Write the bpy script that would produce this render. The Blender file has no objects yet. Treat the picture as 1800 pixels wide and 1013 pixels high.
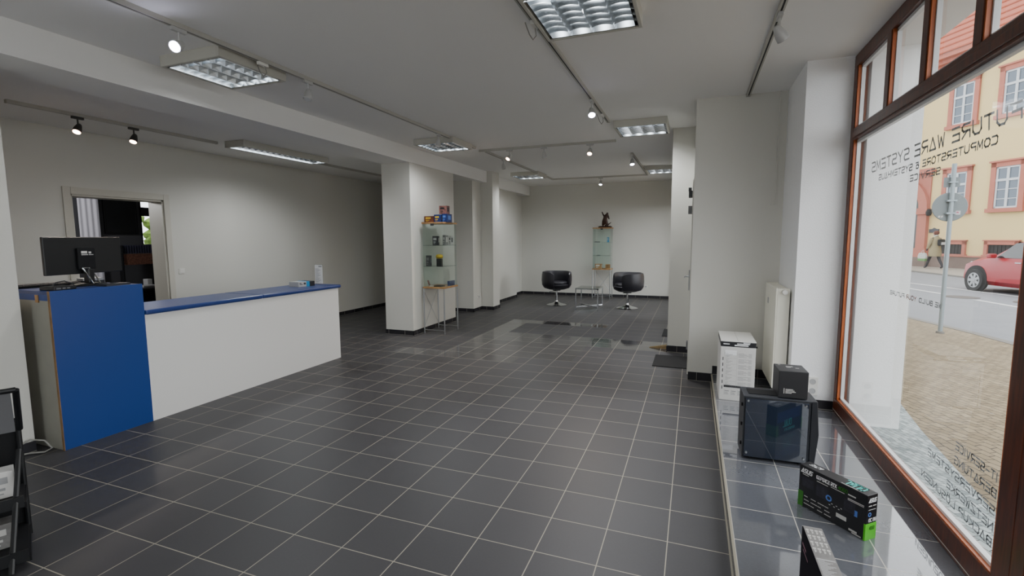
import bpy, bmesh, math, random
from mathutils import Vector, Matrix
random.seed(7)
S = bpy.context.scene
COL = S.collection
PI = math.pi

# ------------------------------------------------------------------ colours and materials
DIM = 1.0
def lin(c):
    out = []
    for v in c:
        v = v / 255.0
        out.append(v / 12.92 if v <= 0.04045 else ((v + 0.055) / 1.055) ** 2.4)
    return (out[0] * DIM, out[1] * DIM, out[2] * DIM, 1.0)

MATS = {}
def mat(name, rgb, rough=0.5, metal=0.0, spec=0.5, noise=0.0, nscale=6.0, bump=0.0, bscale=80.0, emit=None, estr=0.0, coat=0.0):
    m = bpy.data.materials.new(name); m.use_nodes = True
    nt = m.node_tree; b = nt.nodes['Principled BSDF']
    c = lin(rgb)
    b.inputs['Base Color'].default_value = c
    b.inputs['Roughness'].default_value = rough
    b.inputs['Metallic'].default_value = metal
    b.inputs['Specular IOR Level'].default_value = spec
    b.inputs['Coat Weight'].default_value = coat
    tc = nt.nodes.new('ShaderNodeTexCoord')
    if noise > 0:
        n = nt.nodes.new('ShaderNodeTexNoise'); n.inputs['Scale'].default_value = nscale; n.inputs['Detail'].default_value = 5
        r = nt.nodes.new('ShaderNodeValToRGB')
        lo = tuple(max(0, v * (1 - noise)) for v in c[:3]) + (1,)
        hi = tuple(min(1, v * (1 + noise)) for v in c[:3]) + (1,)
        r.color_ramp.elements[0].color = lo; r.color_ramp.elements[1].color = hi
        r.color_ramp.elements[0].position = 0.3; r.color_ramp.elements[1].position = 0.7
        nt.links.new(tc.outputs['Object'], n.inputs['Vector']); nt.links.new(n.outputs['Fac'], r.inputs['Fac'])
        nt.links.new(r.outputs['Color'], b.inputs['Base Color'])
    if bump > 0:
        n2 = nt.nodes.new('ShaderNodeTexNoise'); n2.inputs['Scale'].default_value = bscale; n2.inputs['Detail'].default_value = 4
        bp = nt.nodes.new('ShaderNodeBump'); bp.inputs['Strength'].default_value = bump; bp.inputs['Distance'].default_value = 0.01
        nt.links.new(tc.outputs['Object'], n2.inputs['Vector']); nt.links.new(n2.outputs['Fac'], bp.inputs['Height'])
        nt.links.new(bp.outputs['Normal'], b.inputs['Normal'])
    if emit is not None:
        b.inputs['Emission Color'].default_value = lin(emit); b.inputs['Emission Strength'].default_value = estr
    MATS[name] = m
    return m

def nmath(nt, op, a, b=None, c=None):
    n = nt.nodes.new('ShaderNodeMath'); n.operation = op
    for i, v in enumerate((a, b, c)):
        if v is None: continue
        if isinstance(v, (int, float)): n.inputs[i].default_value = v
        else: nt.links.new(v, n.inputs[i])
    return n.outputs[0]

def tile_material(name, x0, y0, size, grout_w, tile_rgb, grout_rgb, rough, polished=(), prough=0.05, spec=0.5):
    """square ceramic tiles laid on a world grid; polished = rectangles whose tiles are glossier"""
    m = bpy.data.materials.new(name); m.use_nodes = True
    nt = m.node_tree; b = nt.nodes['Principled BSDF']
    g = nt.nodes.new('ShaderNodeNewGeometry')
    sp = nt.nodes.new('ShaderNodeSeparateXYZ'); nt.links.new(g.outputs['Position'], sp.inputs[0])
    X, Y = sp.outputs[0], sp.outputs[1]
    tx = nmath(nt, 'DIVIDE', nmath(nt, 'SUBTRACT', X, x0), size)
    ty = nmath(nt, 'DIVIDE', nmath(nt, 'SUBTRACT', Y, y0), size)
    fx = nmath(nt, 'ABSOLUTE', nmath(nt, 'SUBTRACT', tx, nmath(nt, 'ROUND', tx)))
    fy = nmath(nt, 'ABSOLUTE', nmath(nt, 'SUBTRACT', ty, nmath(nt, 'ROUND', ty)))
    d = nmath(nt, 'MULTIPLY', nmath(nt, 'MINIMUM', fx, fy), size)
    gm = nmath(nt, 'LESS_THAN', d, grout_w / 2)
    # per tile tone
    cx = nmath(nt, 'FLOOR', tx); cy = nmath(nt, 'FLOOR', ty)
    cmb = nt.nodes.new('ShaderNodeCombineXYZ'); nt.links.new(cx, cmb.inputs[0]); nt.links.new(cy, cmb.inputs[1])
    wn = nt.nodes.new('ShaderNodeTexWhiteNoise'); wn.noise_dimensions = '3D'; nt.links.new(cmb.outputs[0], wn.inputs['Vector'])
    ns = nt.nodes.new('ShaderNodeTexNoise'); ns.inputs['Scale'].default_value = 90; ns.inputs['Detail'].default_value = 4
    nt.links.new(g.outputs['Position'], ns.inputs['Vector'])
    tone = nmath(nt, 'ADD', nmath(nt, 'MULTIPLY', wn.outputs['Value'], 0.16), nmath(nt, 'MULTIPLY_ADD', ns.outputs['Fac'], 0.25, 0.80))
    mixt = nt.nodes.new('ShaderNodeVectorMath'); mixt.operation = 'SCALE'
    mixt.inputs[0].default_value = lin(tile_rgb)[:3]; nt.links.new(tone, mixt.inputs['Scale'])
    mx = nt.nodes.new('ShaderNodeMix'); mx.data_type = 'RGBA'
    nt.links.new(gm, mx.inputs['Factor']); nt.links.new(mixt.outputs[0], mx.inputs['A']); mx.inputs['B'].default_value = lin(grout_rgb)
    nt.links.new(mx.outputs['Result'], b.inputs['Base Color'])
    r = rough; acc = None
    for (xa, xb, ya, yb, amt) in polished:
        k = nmath(nt, 'MULTIPLY', nmath(nt, 'MULTIPLY', nmath(nt, 'GREATER_THAN', X, xa), nmath(nt, 'LESS_THAN', X, xb)),
                  nmath(nt, 'MULTIPLY', nmath(nt, 'GREATER_THAN', Y, ya), nmath(nt, 'LESS_THAN', Y, yb)))
        k = nmath(nt, 'MULTIPLY', k, amt)
        acc = k if acc is None else nmath(nt, 'MAXIMUM', acc, k)
    base_r = nmath(nt, 'MULTIPLY_ADD', ns.outputs['Fac'], 0.06, rough - 0.03)
    if acc is not None:
        base_r = nmath(nt, 'ADD', nmath(nt, 'MULTIPLY', acc, prough), nmath(nt, 'MULTIPLY', nmath(nt, 'SUBTRACT', 1.0, acc), base_r))
        sl = nmath(nt, 'MULTIPLY_ADD', acc, 0.55, spec)
        nt.links.new(sl, b.inputs['Specular IOR Level'])
    else:
        b.inputs['Specular IOR Level'].default_value = spec
    rr = nmath(nt, 'ADD', nmath(nt, 'MULTIPLY', gm, 0.75), nmath(nt, 'MULTIPLY', nmath(nt, 'SUBTRACT', 1.0, gm), base_r))
    nt.links.new(rr, b.inputs['Roughness'])
    bp = nt.nodes.new('ShaderNodeBump'); bp.inputs['Strength'].default_value = 0.25; bp.inputs['Distance'].default_value = 0.002; bp.invert = True
    nt.links.new(gm, bp.inputs['Height']); nt.links.new(bp.outputs['Normal'], b.inputs['Normal'])
    MATS[name] = m
    return m

def glass_material(name, tint, refl_ior=1.5, rough=0.0, boost=1.0):
    """thin sheet glass: see-through, mirror-like at grazing angles"""
    m = bpy.data.materials.new(name); m.use_nodes = True
    nt = m.node_tree
    for n in list(nt.nodes): nt.nodes.remove(n)
    out = nt.nodes.new('ShaderNodeOutputMaterial')
    t = nt.nodes.new('ShaderNodeBsdfTransparent'); t.inputs[0].default_value = tint
    gl = nt.nodes.new('ShaderNodeBsdfGlossy'); gl.inputs['Roughness'].default_value = rough
    lw = nt.nodes.new('ShaderNodeLayerWeight'); lw.inputs['Blend'].default_value = 0.5
    f0 = ((refl_ior - 1) / (refl_ior + 1)) ** 2
    fr = nmath(nt, 'MULTIPLY_ADD', nmath(nt, 'POWER', lw.outputs['Facing'], 5.0), 1 - f0, f0)
    ml = nmath(nt, 'MINIMUM', nmath(nt, 'MULTIPLY', fr, boost), 1.0)
    mx = nt.nodes.new('ShaderNodeMixShader')
    nt.links.new(ml, mx.inputs[0]); nt.links.new(t.outputs[0], mx.inputs[1]); nt.links.new(gl.outputs[0], mx.inputs[2])
    nt.links.new(mx.outputs[0], out.inputs[0])
    MATS[name] = m
    return m

def wood_material(name, c1, c2, scale=(1, 1, 1), rough=0.45, wscale=6, spec=0.4):
    m = bpy.data.materials.new(name); m.use_nodes = True
    nt = m.node_tree; b = nt.nodes['Principled BSDF']
    tc = nt.nodes.new('ShaderNodeTexCoord'); mp = nt.nodes.new('ShaderNodeMapping'); mp.inputs['Scale'].default_value = scale
    n = nt.nodes.new('ShaderNodeTexNoise'); n.inputs['Scale'].default_value = wscale; n.inputs['Detail'].default_value = 6; n.inputs['Distortion'].default_value = 0.6
    r = nt.nodes.new('ShaderNodeValToRGB'); r.color_ramp.elements[0].color = lin(c1); r.color_ramp.elements[1].color = lin(c2)
    r.color_ramp.elements[0].position = 0.35; r.color_ramp.elements[1].position = 0.65
    nt.links.new(tc.outputs['Object'], mp.inputs['Vector']); nt.links.new(mp.outputs[0], n.inputs['Vector'])
    nt.links.new(n.outputs['Fac'], r.inputs['Fac']); nt.links.new(r.outputs['Color'], b.inputs['Base Color'])
    b.inputs['Roughness'].default_value = rough; b.inputs['Specular IOR Level'].default_value = spec
    MATS[name] = m
    return m

def cobble_material(name, c1, c2, joint, scale, rough=0.85, squash=0.6):
    m = bpy.data.materials.new(name); m.use_nodes = True
    nt = m.node_tree; b = nt.nodes['Principled BSDF']
    g = nt.nodes.new('ShaderNodeNewGeometry')
    nz = nt.nodes.new('ShaderNodeTexNoise'); nz.inputs['Scale'].default_value = 3.0
    nt.links.new(g.outputs['Position'], nz.inputs['Vector'])
    ad = nt.nodes.new('ShaderNodeVectorMath'); ad.operation = 'MULTIPLY_ADD'; ad.inputs[1].default_value = (0.12, 0.12, 0.12)
    nt.links.new(nz.outputs['Color'], ad.inputs[0]); nt.links.new(g.outputs['Position'], ad.inputs[2])
    mp = nt.nodes.new('ShaderNodeMapping'); mp.inputs['Rotation'].default_value = (0, 0, 1.2)
    nt.links.new(ad.outputs[0], mp.inputs['Vector'])
    br = nt.nodes.new('ShaderNodeTexBrick'); br.inputs['Scale'].default_value = scale
    br.inputs['Color1'].default_value = lin(c1); br.inputs['Color2'].default_value = lin(c2); br.inputs['Mortar'].default_value = lin(joint)
    br.inputs['Mortar Size'].default_value = 0.03; br.inputs['Brick Width'].default_value = 0.75; br.inputs['Row Height'].default_value = 0.5
    br.inputs['Mortar Smooth'].default_value = 0.4
    nt.links.new(mp.outputs[0], br.inputs['Vector']); nt.links.new(br.outputs['Color'], b.inputs['Base Color'])
    b.inputs['Roughness'].default_value = rough
    bp = nt.nodes.new('ShaderNodeBump'); bp.inputs['Strength'].default_value = 0.6; bp.inputs['Distance'].default_value = 0.01; bp.invert = True
    nt.links.new(br.outputs['Fac'], bp.inputs['Height']); nt.links.new(bp.outputs['Normal'], b.inputs['Normal'])
    MATS[name] = m
    return m

def lamp_pan_material(name, strength, ncol=4, width=0.57):
    """bright reflector pan above the louvre: light bands where the tubes run (bands across local X)"""
    m = bpy.data.materials.new(name); m.use_nodes = True
    nt = m.node_tree
    for n in list(nt.nodes): nt.nodes.remove(n)
    out = nt.nodes.new('ShaderNodeOutputMaterial'); em = nt.nodes.new('ShaderNodeEmission')
    tc = nt.nodes.new('ShaderNodeTexCoord'); sp = nt.nodes.new('ShaderNodeSeparateXYZ'); nt.links.new(tc.outputs['Object'], sp.inputs[0])
    ph = nmath(nt, 'MULTIPLY', nmath(nt, 'ADD', sp.outputs[0], width / 2), 2 * PI * ncol / width)
    v = nmath(nt, 'MULTIPLY_ADD', nmath(nt, 'COSINE', ph), -0.5, 0.5)
    v = nmath(nt, 'POWER', v, 2.0)
    st = nmath(nt, 'MULTIPLY_ADD', v, strength, strength * 0.12)
    em.inputs['Color'].default_value = (0.90, 0.97, 1.0, 1)
    nt.links.new(st, em.inputs['Strength']); nt.links.new(em.outputs[0], out.inputs[0])
    MATS[name] = m
    return m

M = MATS
mat('wall_paint', (217, 215, 207), 0.85, spec=0.25, bump=0.10, bscale=160)
mat('column_plaster', (250, 250, 250), 0.85, spec=0.25, bump=0.35, bscale=110)
mat('beam_paint', (246, 245, 242), 0.85, spec=0.25)
mat('ceiling_paint', (244, 243, 241), 0.9, spec=0.2, bump=0.05)
mat('outer_plaster', (248, 249, 248), 0.9, spec=0.2, bump=0.15, bscale=60)
TILE_X0, TILE_Y0, TILE = -0.9856, 2.1096, 0.303
tile_material('floor_tile', TILE_X0, TILE_Y0, TILE, 0.005, (65, 64, 66), (160, 154, 140), 0.46, spec=0.32,
              polished=((-1.38, 1.0, 6.66, 7.26, 1.0), (-3.15, -1.38, 6.66, 7.26, 0.75), (-3.15, -2.80, 5.45, 8.48, 0.8),
                        (-3.80, -2.05, 5.45, 5.75, 0.7), (-2.80, -1.38, 5.75, 6.66, 0.55), (-3.15, -1.36, 8.17, 8.48, 0.95)))
tile_material('platform_tile', TILE_X0, TILE_Y0, TILE, 0.005, (94, 96, 102), (186, 182, 172), 0.06, spec=1.0)
M['platform_tile'].node_tree.nodes['Principled BSDF'].inputs['Coat Weight'].default_value = 1.0
mat('skirting_tile', (46, 45, 49), 0.25, spec=0.5, noise=0.15)
mat('skirting_grout', (140, 136, 126), 0.8)
mat('edge_trim', (140, 134, 118), 0.4, spec=0.5)
mat('blue_laminate', (28, 62, 128), 0.38, spec=0.4)
mat('blue_edge', (26, 52, 112), 0.35, spec=0.5)
mat('white_laminate', (226, 224, 220), 0.5, spec=0.3)
mat('grey_laminate', (150, 148, 138), 0.6, spec=0.3, noise=0.05)
wood_material('chipboard', (116, 88, 58), (150, 118, 82), (20, 20, 2), 0.8)
wood_material('oak', (150, 112, 70), (184, 142, 94), (3, 3, 3), 0.45)
wood_material('window_wood', (62, 28, 16), (96, 44, 20), (14, 14, 1.2), 0.35, 5, spec=0.5)
wood_material('daylit_wood', (158, 78, 34), (196, 104, 50), (14, 14, 1.2), 0.35, 5, spec=0.5)  # frame wood coloured lighter and more orange to paint in daylight
mat('black_plastic', (16, 17, 19), 0.4, spec=0.5)
mat('matt_black', (14, 14, 16), 0.7, spec=0.3)
mat('dark_grey', (48, 49, 52), 0.55)
mat('mid_grey', (112, 112, 114), 0.5)
mat('light_grey', (176, 176, 176), 0.5)
mat('paper_white', (232, 232, 230), 0.7)
mat('print_grey', (150, 150, 150), 0.7)
mat('print_dark', (54, 54, 56), 0.7)
mat('card_grey', (206, 204, 200), 0.7)
mat('chrome', (210, 212, 214), 0.12, metal=1.0)
mat('brushed_steel', (176, 178, 180), 0.3, metal=1.0)
mat('track_metal', (184, 182, 174), 0.5)
mat('track_slot', (14, 14, 14), 0.6)
mat('lamp_body', (196, 194, 184), 0.5)
mat('louvre_silver', (206, 210, 214), 0.18, metal=1.0)
mat('spot_grey', (190, 190, 188), 0.4, metal=0.1)
mat('spot_dark', (60, 58, 54), 0.45)
mat('lens_cold', (255, 255, 255), 0.3, emit=(226, 226, 255), estr=26)
mat('lens_warm', (255, 235, 210), 0.3, emit=(255, 206, 176), estr=9)
mat('lens_off', (200, 200, 198), 0.15)
mat('frame_cream', (206, 202, 190), 0.45)
mat('plastic_white', (232, 230, 224), 0.35)
mat('radiator_white', (246, 243, 228), 0.35)
mat('leather', (34, 33, 40), 0.42, spec=0.5, bump=0.2, bscale=60)
mat('bronze', (58, 36, 26), 0.4, metal=0.4, noise=0.35, nscale=30)
mat('box_black', (30, 30, 33), 0.42, spec=0.5)
mat('box_blue', (26, 46, 104), 0.4)
mat('box_blue_light', (84, 122, 196), 0.4)
mat('box_orange', (96, 52, 34), 0.45, noise=0.5, nscale=18)
mat('box_photo', (120, 80, 74), 0.45, noise=0.6, nscale=26)
mat('box_yellow', (206, 170, 40), 0.5)
mat('box_lid', (228, 226, 220), 0.6)
mat('cyan_print', (20, 138, 190), 0.5)
mat('teal_print', (62, 178, 168), 0.45)
mat('pc_case', (24, 26, 32), 0.4, spec=0.5)
mat('pc_top', (44, 46, 52), 0.5, noise=0.15, nscale=60)
mat('pc_glass', (34, 42, 56), 0.02, spec=0.9, coat=0.6)
mat('gpu_black', (14, 14, 18), 0.35, spec=0.5)
mat('mobo_black', (20, 17, 24), 0.8, spec=0.08)
mat('gpu_image', (34, 32, 42), 0.35, noise=0.5, nscale=40)
mat('gpu_green', (84, 200, 30), 0.4)
mat('gpu_green_dark', (40, 110, 20), 0.4)
mat('ink_white', (236, 236, 236), 0.5)
mat('ink_green', (90, 190, 40), 0.5)
mat('ink_teal', (70, 190, 180), 0.4)
mat('mobo_grey', (120, 118, 116), 0.4, noise=0.15, nscale=50)
mat('mobo_pink', (120, 56, 84), 0.5)
mat('ink_pale', (196, 194, 190), 0.5)
mat('vinyl_grey', (172, 174, 178), 0.6)
mat('vinyl_red', (196, 92, 60), 0.6)
mat('doormat', (34, 34, 35), 0.95, noise=0.3, nscale=120)
mat('wedge_brown', (112, 92, 56), 0.8, noise=0.3, nscale=50)
mat('cable_grey', (150, 148, 142), 0.6)
mat('cable_dark', (28, 28, 30), 0.6)
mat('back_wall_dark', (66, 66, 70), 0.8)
mat('curtain_white', (214, 212, 222), 0.9)
mat('picture_dark', (14, 15, 18), 0.35, noise=0.5, nscale=5)
mat('pegboard_brown', (96, 62, 48), 0.7, noise=0.5, nscale=40)
mat('slat_purple', (44, 44, 62), 0.6)
mat('gasket', (214, 214, 214), 0.35)
glass_material('pane_glass', (0.95, 0.965, 0.96, 1), 1.5, 0.0, 1.5)
glass_material('cabinet_glass', (0.945, 0.975, 0.965, 1), 1.45, 0.0, 1.0)
glass_material('shelf_glass', (0.74, 0.82, 0.80, 1), 1.5, 0.0, 1.2)
glass_material('table_glass', (0.72, 0.80, 0.78, 1), 1.5, 0.0, 1.4)
glass_material('acrylic', (0.93, 0.94, 0.94, 1), 1.45, 0.0, 1.0)
glass_material('spot_glass', (0.85, 0.85, 0.85, 1), 1.6, 0.05, 1.4)
lamp_pan_material('lamp_pan', 1.8)
lamp_pan_material('lamp_pan_narrow', 1.8, 2, 0.27)
# outdoors
DIM = 0.60
cobble_material('cobbles', (172, 154, 122), (144, 126, 96), (64, 56, 46), 7.5)
cobble_material('pale_cobbles', (216, 226, 224), (150, 162, 162), (84, 92, 92), 13.0)
mat('asphalt', (148, 150, 154), 0.9, noise=0.06, nscale=2.0, bump=0.1)
mat('sidewalk_paving', (178, 170, 156), 0.9, noise=0.06, nscale=3)
mat('kerb_stone', (136, 132, 124), 0.85)
mat('road_paint', (236, 236, 232), 0.7)
mat('manhole_iron', (104, 98, 92), 0.8, noise=0.2, nscale=9)
mat('facade_cream', (253, 225, 160), 0.9, noise=0.02, nscale=1.5)
mat('sandstone', (206, 126, 106), 0.85, noise=0.06, nscale=4)
mat('plinth_stone', (136, 116, 106), 0.9, noise=0.12, nscale=3)
mat('roof_red', (196, 104, 76), 0.8, noise=0.1, nscale=5)
mat('sash_white', (228, 232, 234), 0.5)
mat('far_glass', (96, 112, 128), 0.08, spec=0.8)
mat('grille_dark', (52, 48, 48), 0.7)
mat('gate_dark', (88, 96, 98), 0.6)
mat('fan_dark', (70, 82, 80), 0.5)
mat('sign_back', (138, 148, 150), 0.5, metal=0.2)
mat('galvanised', (176, 190, 196), 0.4, metal=0.3)
mat('sticker_white', (232, 226, 228), 0.6)
mat('sticker_pink', (206, 100, 130), 0.6)
mat('car_red', (176, 0, 26), 0.35, spec=0.4, coat=0.15)
mat('car_glass', (30, 34, 40), 0.05, spec=0.8)
mat('tyre', (34, 34, 36), 0.85)
mat('rim_silver', (200, 202, 204), 0.3, metal=0.5)
mat('headlight', (224, 230, 232), 0.1, spec=0.8)
mat('coat_olive', (168, 154, 116), 0.9)
mat('skin', (214, 168, 142), 0.6)
mat('hair_auburn', (112, 56, 38), 0.7)
mat('legging_dark', (40, 40, 50), 0.8)
mat('bag_white', (214, 216, 206), 0.7, noise=0.25, nscale=16)
mat('bag_green', (110, 164, 92), 0.7)
mat('plaque_dark', (66, 70, 78), 0.5)
mat('tree_green', (120, 150, 60), 0.9, noise=0.5, nscale=5)
DIM = 1.0

# ------------------------------------------------------------------ mesh helpers
class MB:
    """collects shapes into one mesh"""
    def __init__(s): s.v = []; s.f = []; s.mi = []; s.m = 0
    def add(s, vs, fs):
        o = len(s.v); s.v += [tuple(p) for p in vs]
        for f in fs: s.f.append([i + o for i in f]); s.mi.append(s.m)
        return s
    def box(s, x0, x1, y0, y1, z0, z1):
        v = [(x, y, z) for z in (z0, z1) for y in (y0, y1) for x in (x0, x1)]
        return s.add(v, [(0, 2, 3, 1), (4, 5, 7, 6), (0, 1, 5, 4), (2, 6, 7, 3), (0, 4, 6, 2), (1, 3, 7, 5)])
    def obox(s, c, ux, uy, uz, a, b, h):
        """box centred at c with half extents a,b,h along unit axes"""
        c = Vector(c); ux = Vector(ux).normalized(); uy = Vector(uy).normalized(); uz = Vector(uz).normalized()
        v = [c + ux * a * i + uy * b * j + uz * h * k for k in (-1, 1) for j in (-1, 1) for i in (-1, 1)]
        return s.add(v, [(0, 2, 3, 1), (4, 5, 7, 6), (0, 1, 5, 4), (2, 6, 7, 3), (0, 4, 6, 2), (1, 3, 7, 5)])
    def quad(s, a, b, c, d): return s.add([a, b, c, d], [(0, 1, 2, 3)])
    def tube(s, pts, r, n=10, cap=True):
        pts = [Vector(p) for p in pts]
        rs = r if isinstance(r, (list, tuple)) else [r] * len(pts)
        vs = []; up = Vector((0, 0, 1))
        prev = None
        for i, p in enumerate(pts):
            t = (pts[min(i + 1, len(pts) - 1)] - pts[max(i - 1, 0)]).normalized()
            if prev is None:
                a = up if abs(t.dot(up)) < 0.95 else Vector((1, 0, 0))
                u = t.cross(a).normalized()
            else:
                u = (prev - t * prev.dot(t)).normalized()
            prev = u; w = t.cross(u)
            for k in range(n):
                an = 2 * PI * k / n
                vs.append(p + (u * math.cos(an) + w * math.sin(an)) * rs[i])
        fs = []
        for i in range(len(pts) - 1):
            for k in range(n):
                fs.append((i * n + k, i * n + (k + 1) % n, (i + 1) * n + (k + 1) % n, (i + 1) * n + k))
        if cap:
            fs.append(tuple(range(n))[::-1]); fs.append(tuple((len(pts) - 1) * n + k for k in range(n)))
        return s.add(vs, fs)
    def lathe(s, prof, c=(0, 0, 0), n=32, axis='z', sx=1.0, sy=1.0, cap=True):
        vs = []
        for (r, h) in prof:
            for k in range(n):
                a = 2 * PI * k / n
                p = (r * math.cos(a) * sx, r * math.sin(a) * sy, h)
                if axis == 'x': p = (h, p[0], p[1])
                if axis == 'y': p = (p[1], h, p[0])
                vs.append((c[0] + p[0], c[1] + p[1], c[2] + p[2]))
        fs = []
        for i in range(len(prof) - 1):
            for k in range(n):
                fs.append((i * n + k, i * n + (k + 1) % n, (i + 1) * n + (k + 1) % n, (i + 1) * n + k))
        if cap and prof[0][0] > 1e-6: fs.append(tuple(range(n))[::-1])
        if cap and prof[-1][0] > 1e-6: fs.append(tuple((len(prof) - 1) * n + k for k in range(n)))
        return s.add(vs, fs)
    def prism(s, poly, o, u, v, w, d):
        """polygon (2D list) in plane o+u,v extruded along w by d"""
        o = Vector(o); u = Vector(u); v = Vector(v); w = Vector(w)
        a = [o + u * p[0] + v * p[1] for p in poly]; b = [p + w * d for p in a]
        n = len(poly)
        return s.add(a + b, [tuple(range(n))[::-1], tuple(range(n, 2 * n))] + [(i, (i + 1) % n, n + (i + 1) % n, n + i) for i in range(n)])
    def build(s, name, m=None, parent=None, bevel=0, smooth=False, subsurf=0):
        me = bpy.data.meshes.new(name); me.from_pydata(s.v, [], s.f)
        ms = m if isinstance(m, (list, tuple)) else [m]
        for x in ms:
            me.materials.append(M[x] if isinstance(x, str) else x)
        if len(ms) > 1:
            for p, i in zip(me.polygons, s.mi): p.material_index = i
        bm = bmesh.new(); bm.from_mesh(me)
        bmesh.ops.recalc_face_normals(bm, faces=bm.faces); bm.to_mesh(me); bm.free()
        if smooth:
            for p in me.polygons: p.use_smooth = True
        me.update()
        o = bpy.data.objects.new(name, me); COL.objects.link(o)
        if parent is not None: o.parent = parent
        if bevel:
            bv = o.modifiers.new('bevel', 'BEVEL'); bv.width = bevel; bv.segments = 2; bv.limit_method = 'ANGLE'; bv.angle_limit = 0.7
        if subsurf:
            ss = o.modifiers.new('sub', 'SUBSURF'); ss.levels = subsurf; ss.render_levels = subsurf
        if smooth and not subsurf:
            try:
                me.set_sharp_from_angle(angle=math.radians(40))
            except Exception: pass
        return o

def box(name, m, b, parent=None, bevel=0): return MB().box(*b).build(name, m, parent, bevel)
def empty(name, loc=(0, 0, 0), rz=0.0):
    o = bpy.data.objects.new(name, None); COL.objects.link(o); o.location = loc; o.rotation_euler = (0, 0, rz)
    o.empty_display_size = 0.1
    return o
def tag(o, label, cat, group=None, kind=None):
    o['label'] = label; o['category'] = cat
    if group: o['group'] = group
    if kind: o['kind'] = kind
    return o
def thing(name, label, cat, loc=(0, 0, 0), rz=0.0, group=None): return tag(empty(name, loc, rz), label, cat, group)
def struct(o, label=None):
    o['kind'] = 'structure'
    if label: o['label'] = label
    return o
def dup(root, loc=None, rz=None, label=None, group=None):
    r = root.copy(); COL.objects.link(r)
    if loc is not None: r.location = loc
    if rz is not None: r.rotation_euler = (0, 0, rz)
    if label: r['label'] = label
    if group: r['group'] = group
    for ch in list(root.children):
        c = ch.copy(); COL.objects.link(c); c.parent = r
        for g in list(ch.children):
            d = g.copy(); COL.objects.link(d); d.parent = c
    return r

# ------------------------------------------------------------------ stroke lettering
G = {
 'A': [[(0, 0), (.5, 1), (1, 0), (.12, 0)]], 'B': [[(0, 0), (0, 1), (.8, 1), (1, .85), (1, .65), (.85, .52), (0, .52)], [(.85, .52), (1, .4), (1, .15), (.8, 0), (0, 0)]],
 'C': [[(1, 1), (.2, 1), (0, .8), (0, .2), (.2, 0), (1, 0)]], 'D': [[(0, 0), (0, 1), (.75, 1), (1, .75), (1, .25), (.75, 0), (0, 0)]],
 'E': [[(1, 1), (0, 1)], [(.9, .5), (0, .5)], [(1, 0), (0, 0), (0, .5)]], 'F': [[(1, 1), (0, 1)], [(0, 0), (0, .52), (.85, .52)]],
 'G': [[(1, 1), (.2, 1), (0, .8), (0, .2), (.2, 0), (1, 0), (1, .5), (.55, .5)]], 'H': [[(0, 0), (0, 1)], [(1, 0), (1, 1)], [(0, .5), (1, .5)]],
 'I': [[(.5, 0), (.5, 1)]], 'K': [[(0, 0), (0, 1)], [(1, 1), (.1, .5), (1, 0)]], 'L': [[(0, 1), (0, 0), (1, 0)]],
 'M': [[(0, 0), (.08, 1), (.5, .25), (.92, 1), (1, 0)]], 'N': [[(0, 0), (0, 1), (1, 0), (1, 1)]],
 'O': [[(.25, 0), (0, .25), (0, .75), (.25, 1), (.75, 1), (1, .75), (1, .25), (.75, 0), (.25, 0)]],
 'P': [[(0, 1), (.8, 1), (1, .8), (1, .65), (.8, .48), (0, .48), (0, 0)]],
 'R': [[(0, 1), (.8, 1), (1, .85), (1, .65), (.8, .48), (0, .48), (0, 0)], [(.35, .48), (1, 0)]],
 'S': [[(1, 1), (.15, 1), (0, .85), (0, .65), (.15, .5), (.85, .5), (1, .35), (1, .15), (.85, 0), (0, 0)]],
 'T': [[(0, 1), (1, 1)], [(.5, 1), (.5, 0)]], 'U': [[(0, 1), (0, .25), (.25, 0), (.75, 0), (1, .25), (1, 1)]], 'V': [[(0, 1), (.5, 0), (1, 1)]],
 'W': [[(0, 1), (.22, 0), (.5, .75), (.78, 0), (1, 1)]], 'X': [[(0, 0), (1, 1)], [(0, 1), (1, 0)]], 'Y': [[(0, 1), (.5, .5), (1, 1)], [(.5, .5), (.5, 0)]],
 'Z': [[(0, 1), (1, 1), (0, 0), (1, 0)]], '-': [[(.1, .5), (.9, .5)]], '.': [[(.45, 0), (.45, .1)]],
 '&': [[(1, .95), (.25, .95), (.25, .55), (.8, .55)], [(.25, .5), (.05, .4), (.05, .1), (.2, 0), (.8, 0), (.8, .4)]],
 '0': [[(.25, 0), (0, .25), (0, .75), (.25, 1), (.75, 1), (1, .75), (1, .25), (.75, 0), (.25, 0)]],
 '4': [[(.8, 0), (.8, 1), (0, .3), (1, .3)]], '6': [[(.9, 1), (.2, 1), (0, .75), (0, .2), (.2, 0), (.8, 0), (1, .2), (1, .4), (.8, .55), (0, .55)]],
 '8': [[(.15, .52), (0, .7), (0, .88), (.15, 1), (.85, 1), (1, .88), (1, .7), (.85, .52), (.15, .52), (0, .35), (0, .15), (.15, 0), (.85, 0), (1, .15), (1, .35), (.85, .52)]],
}
G['Ö'] = G['O'] + [[(.25, 1.15), (.25, 1.28)], [(.75, 1.15), (.75, 1.28)]]
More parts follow.
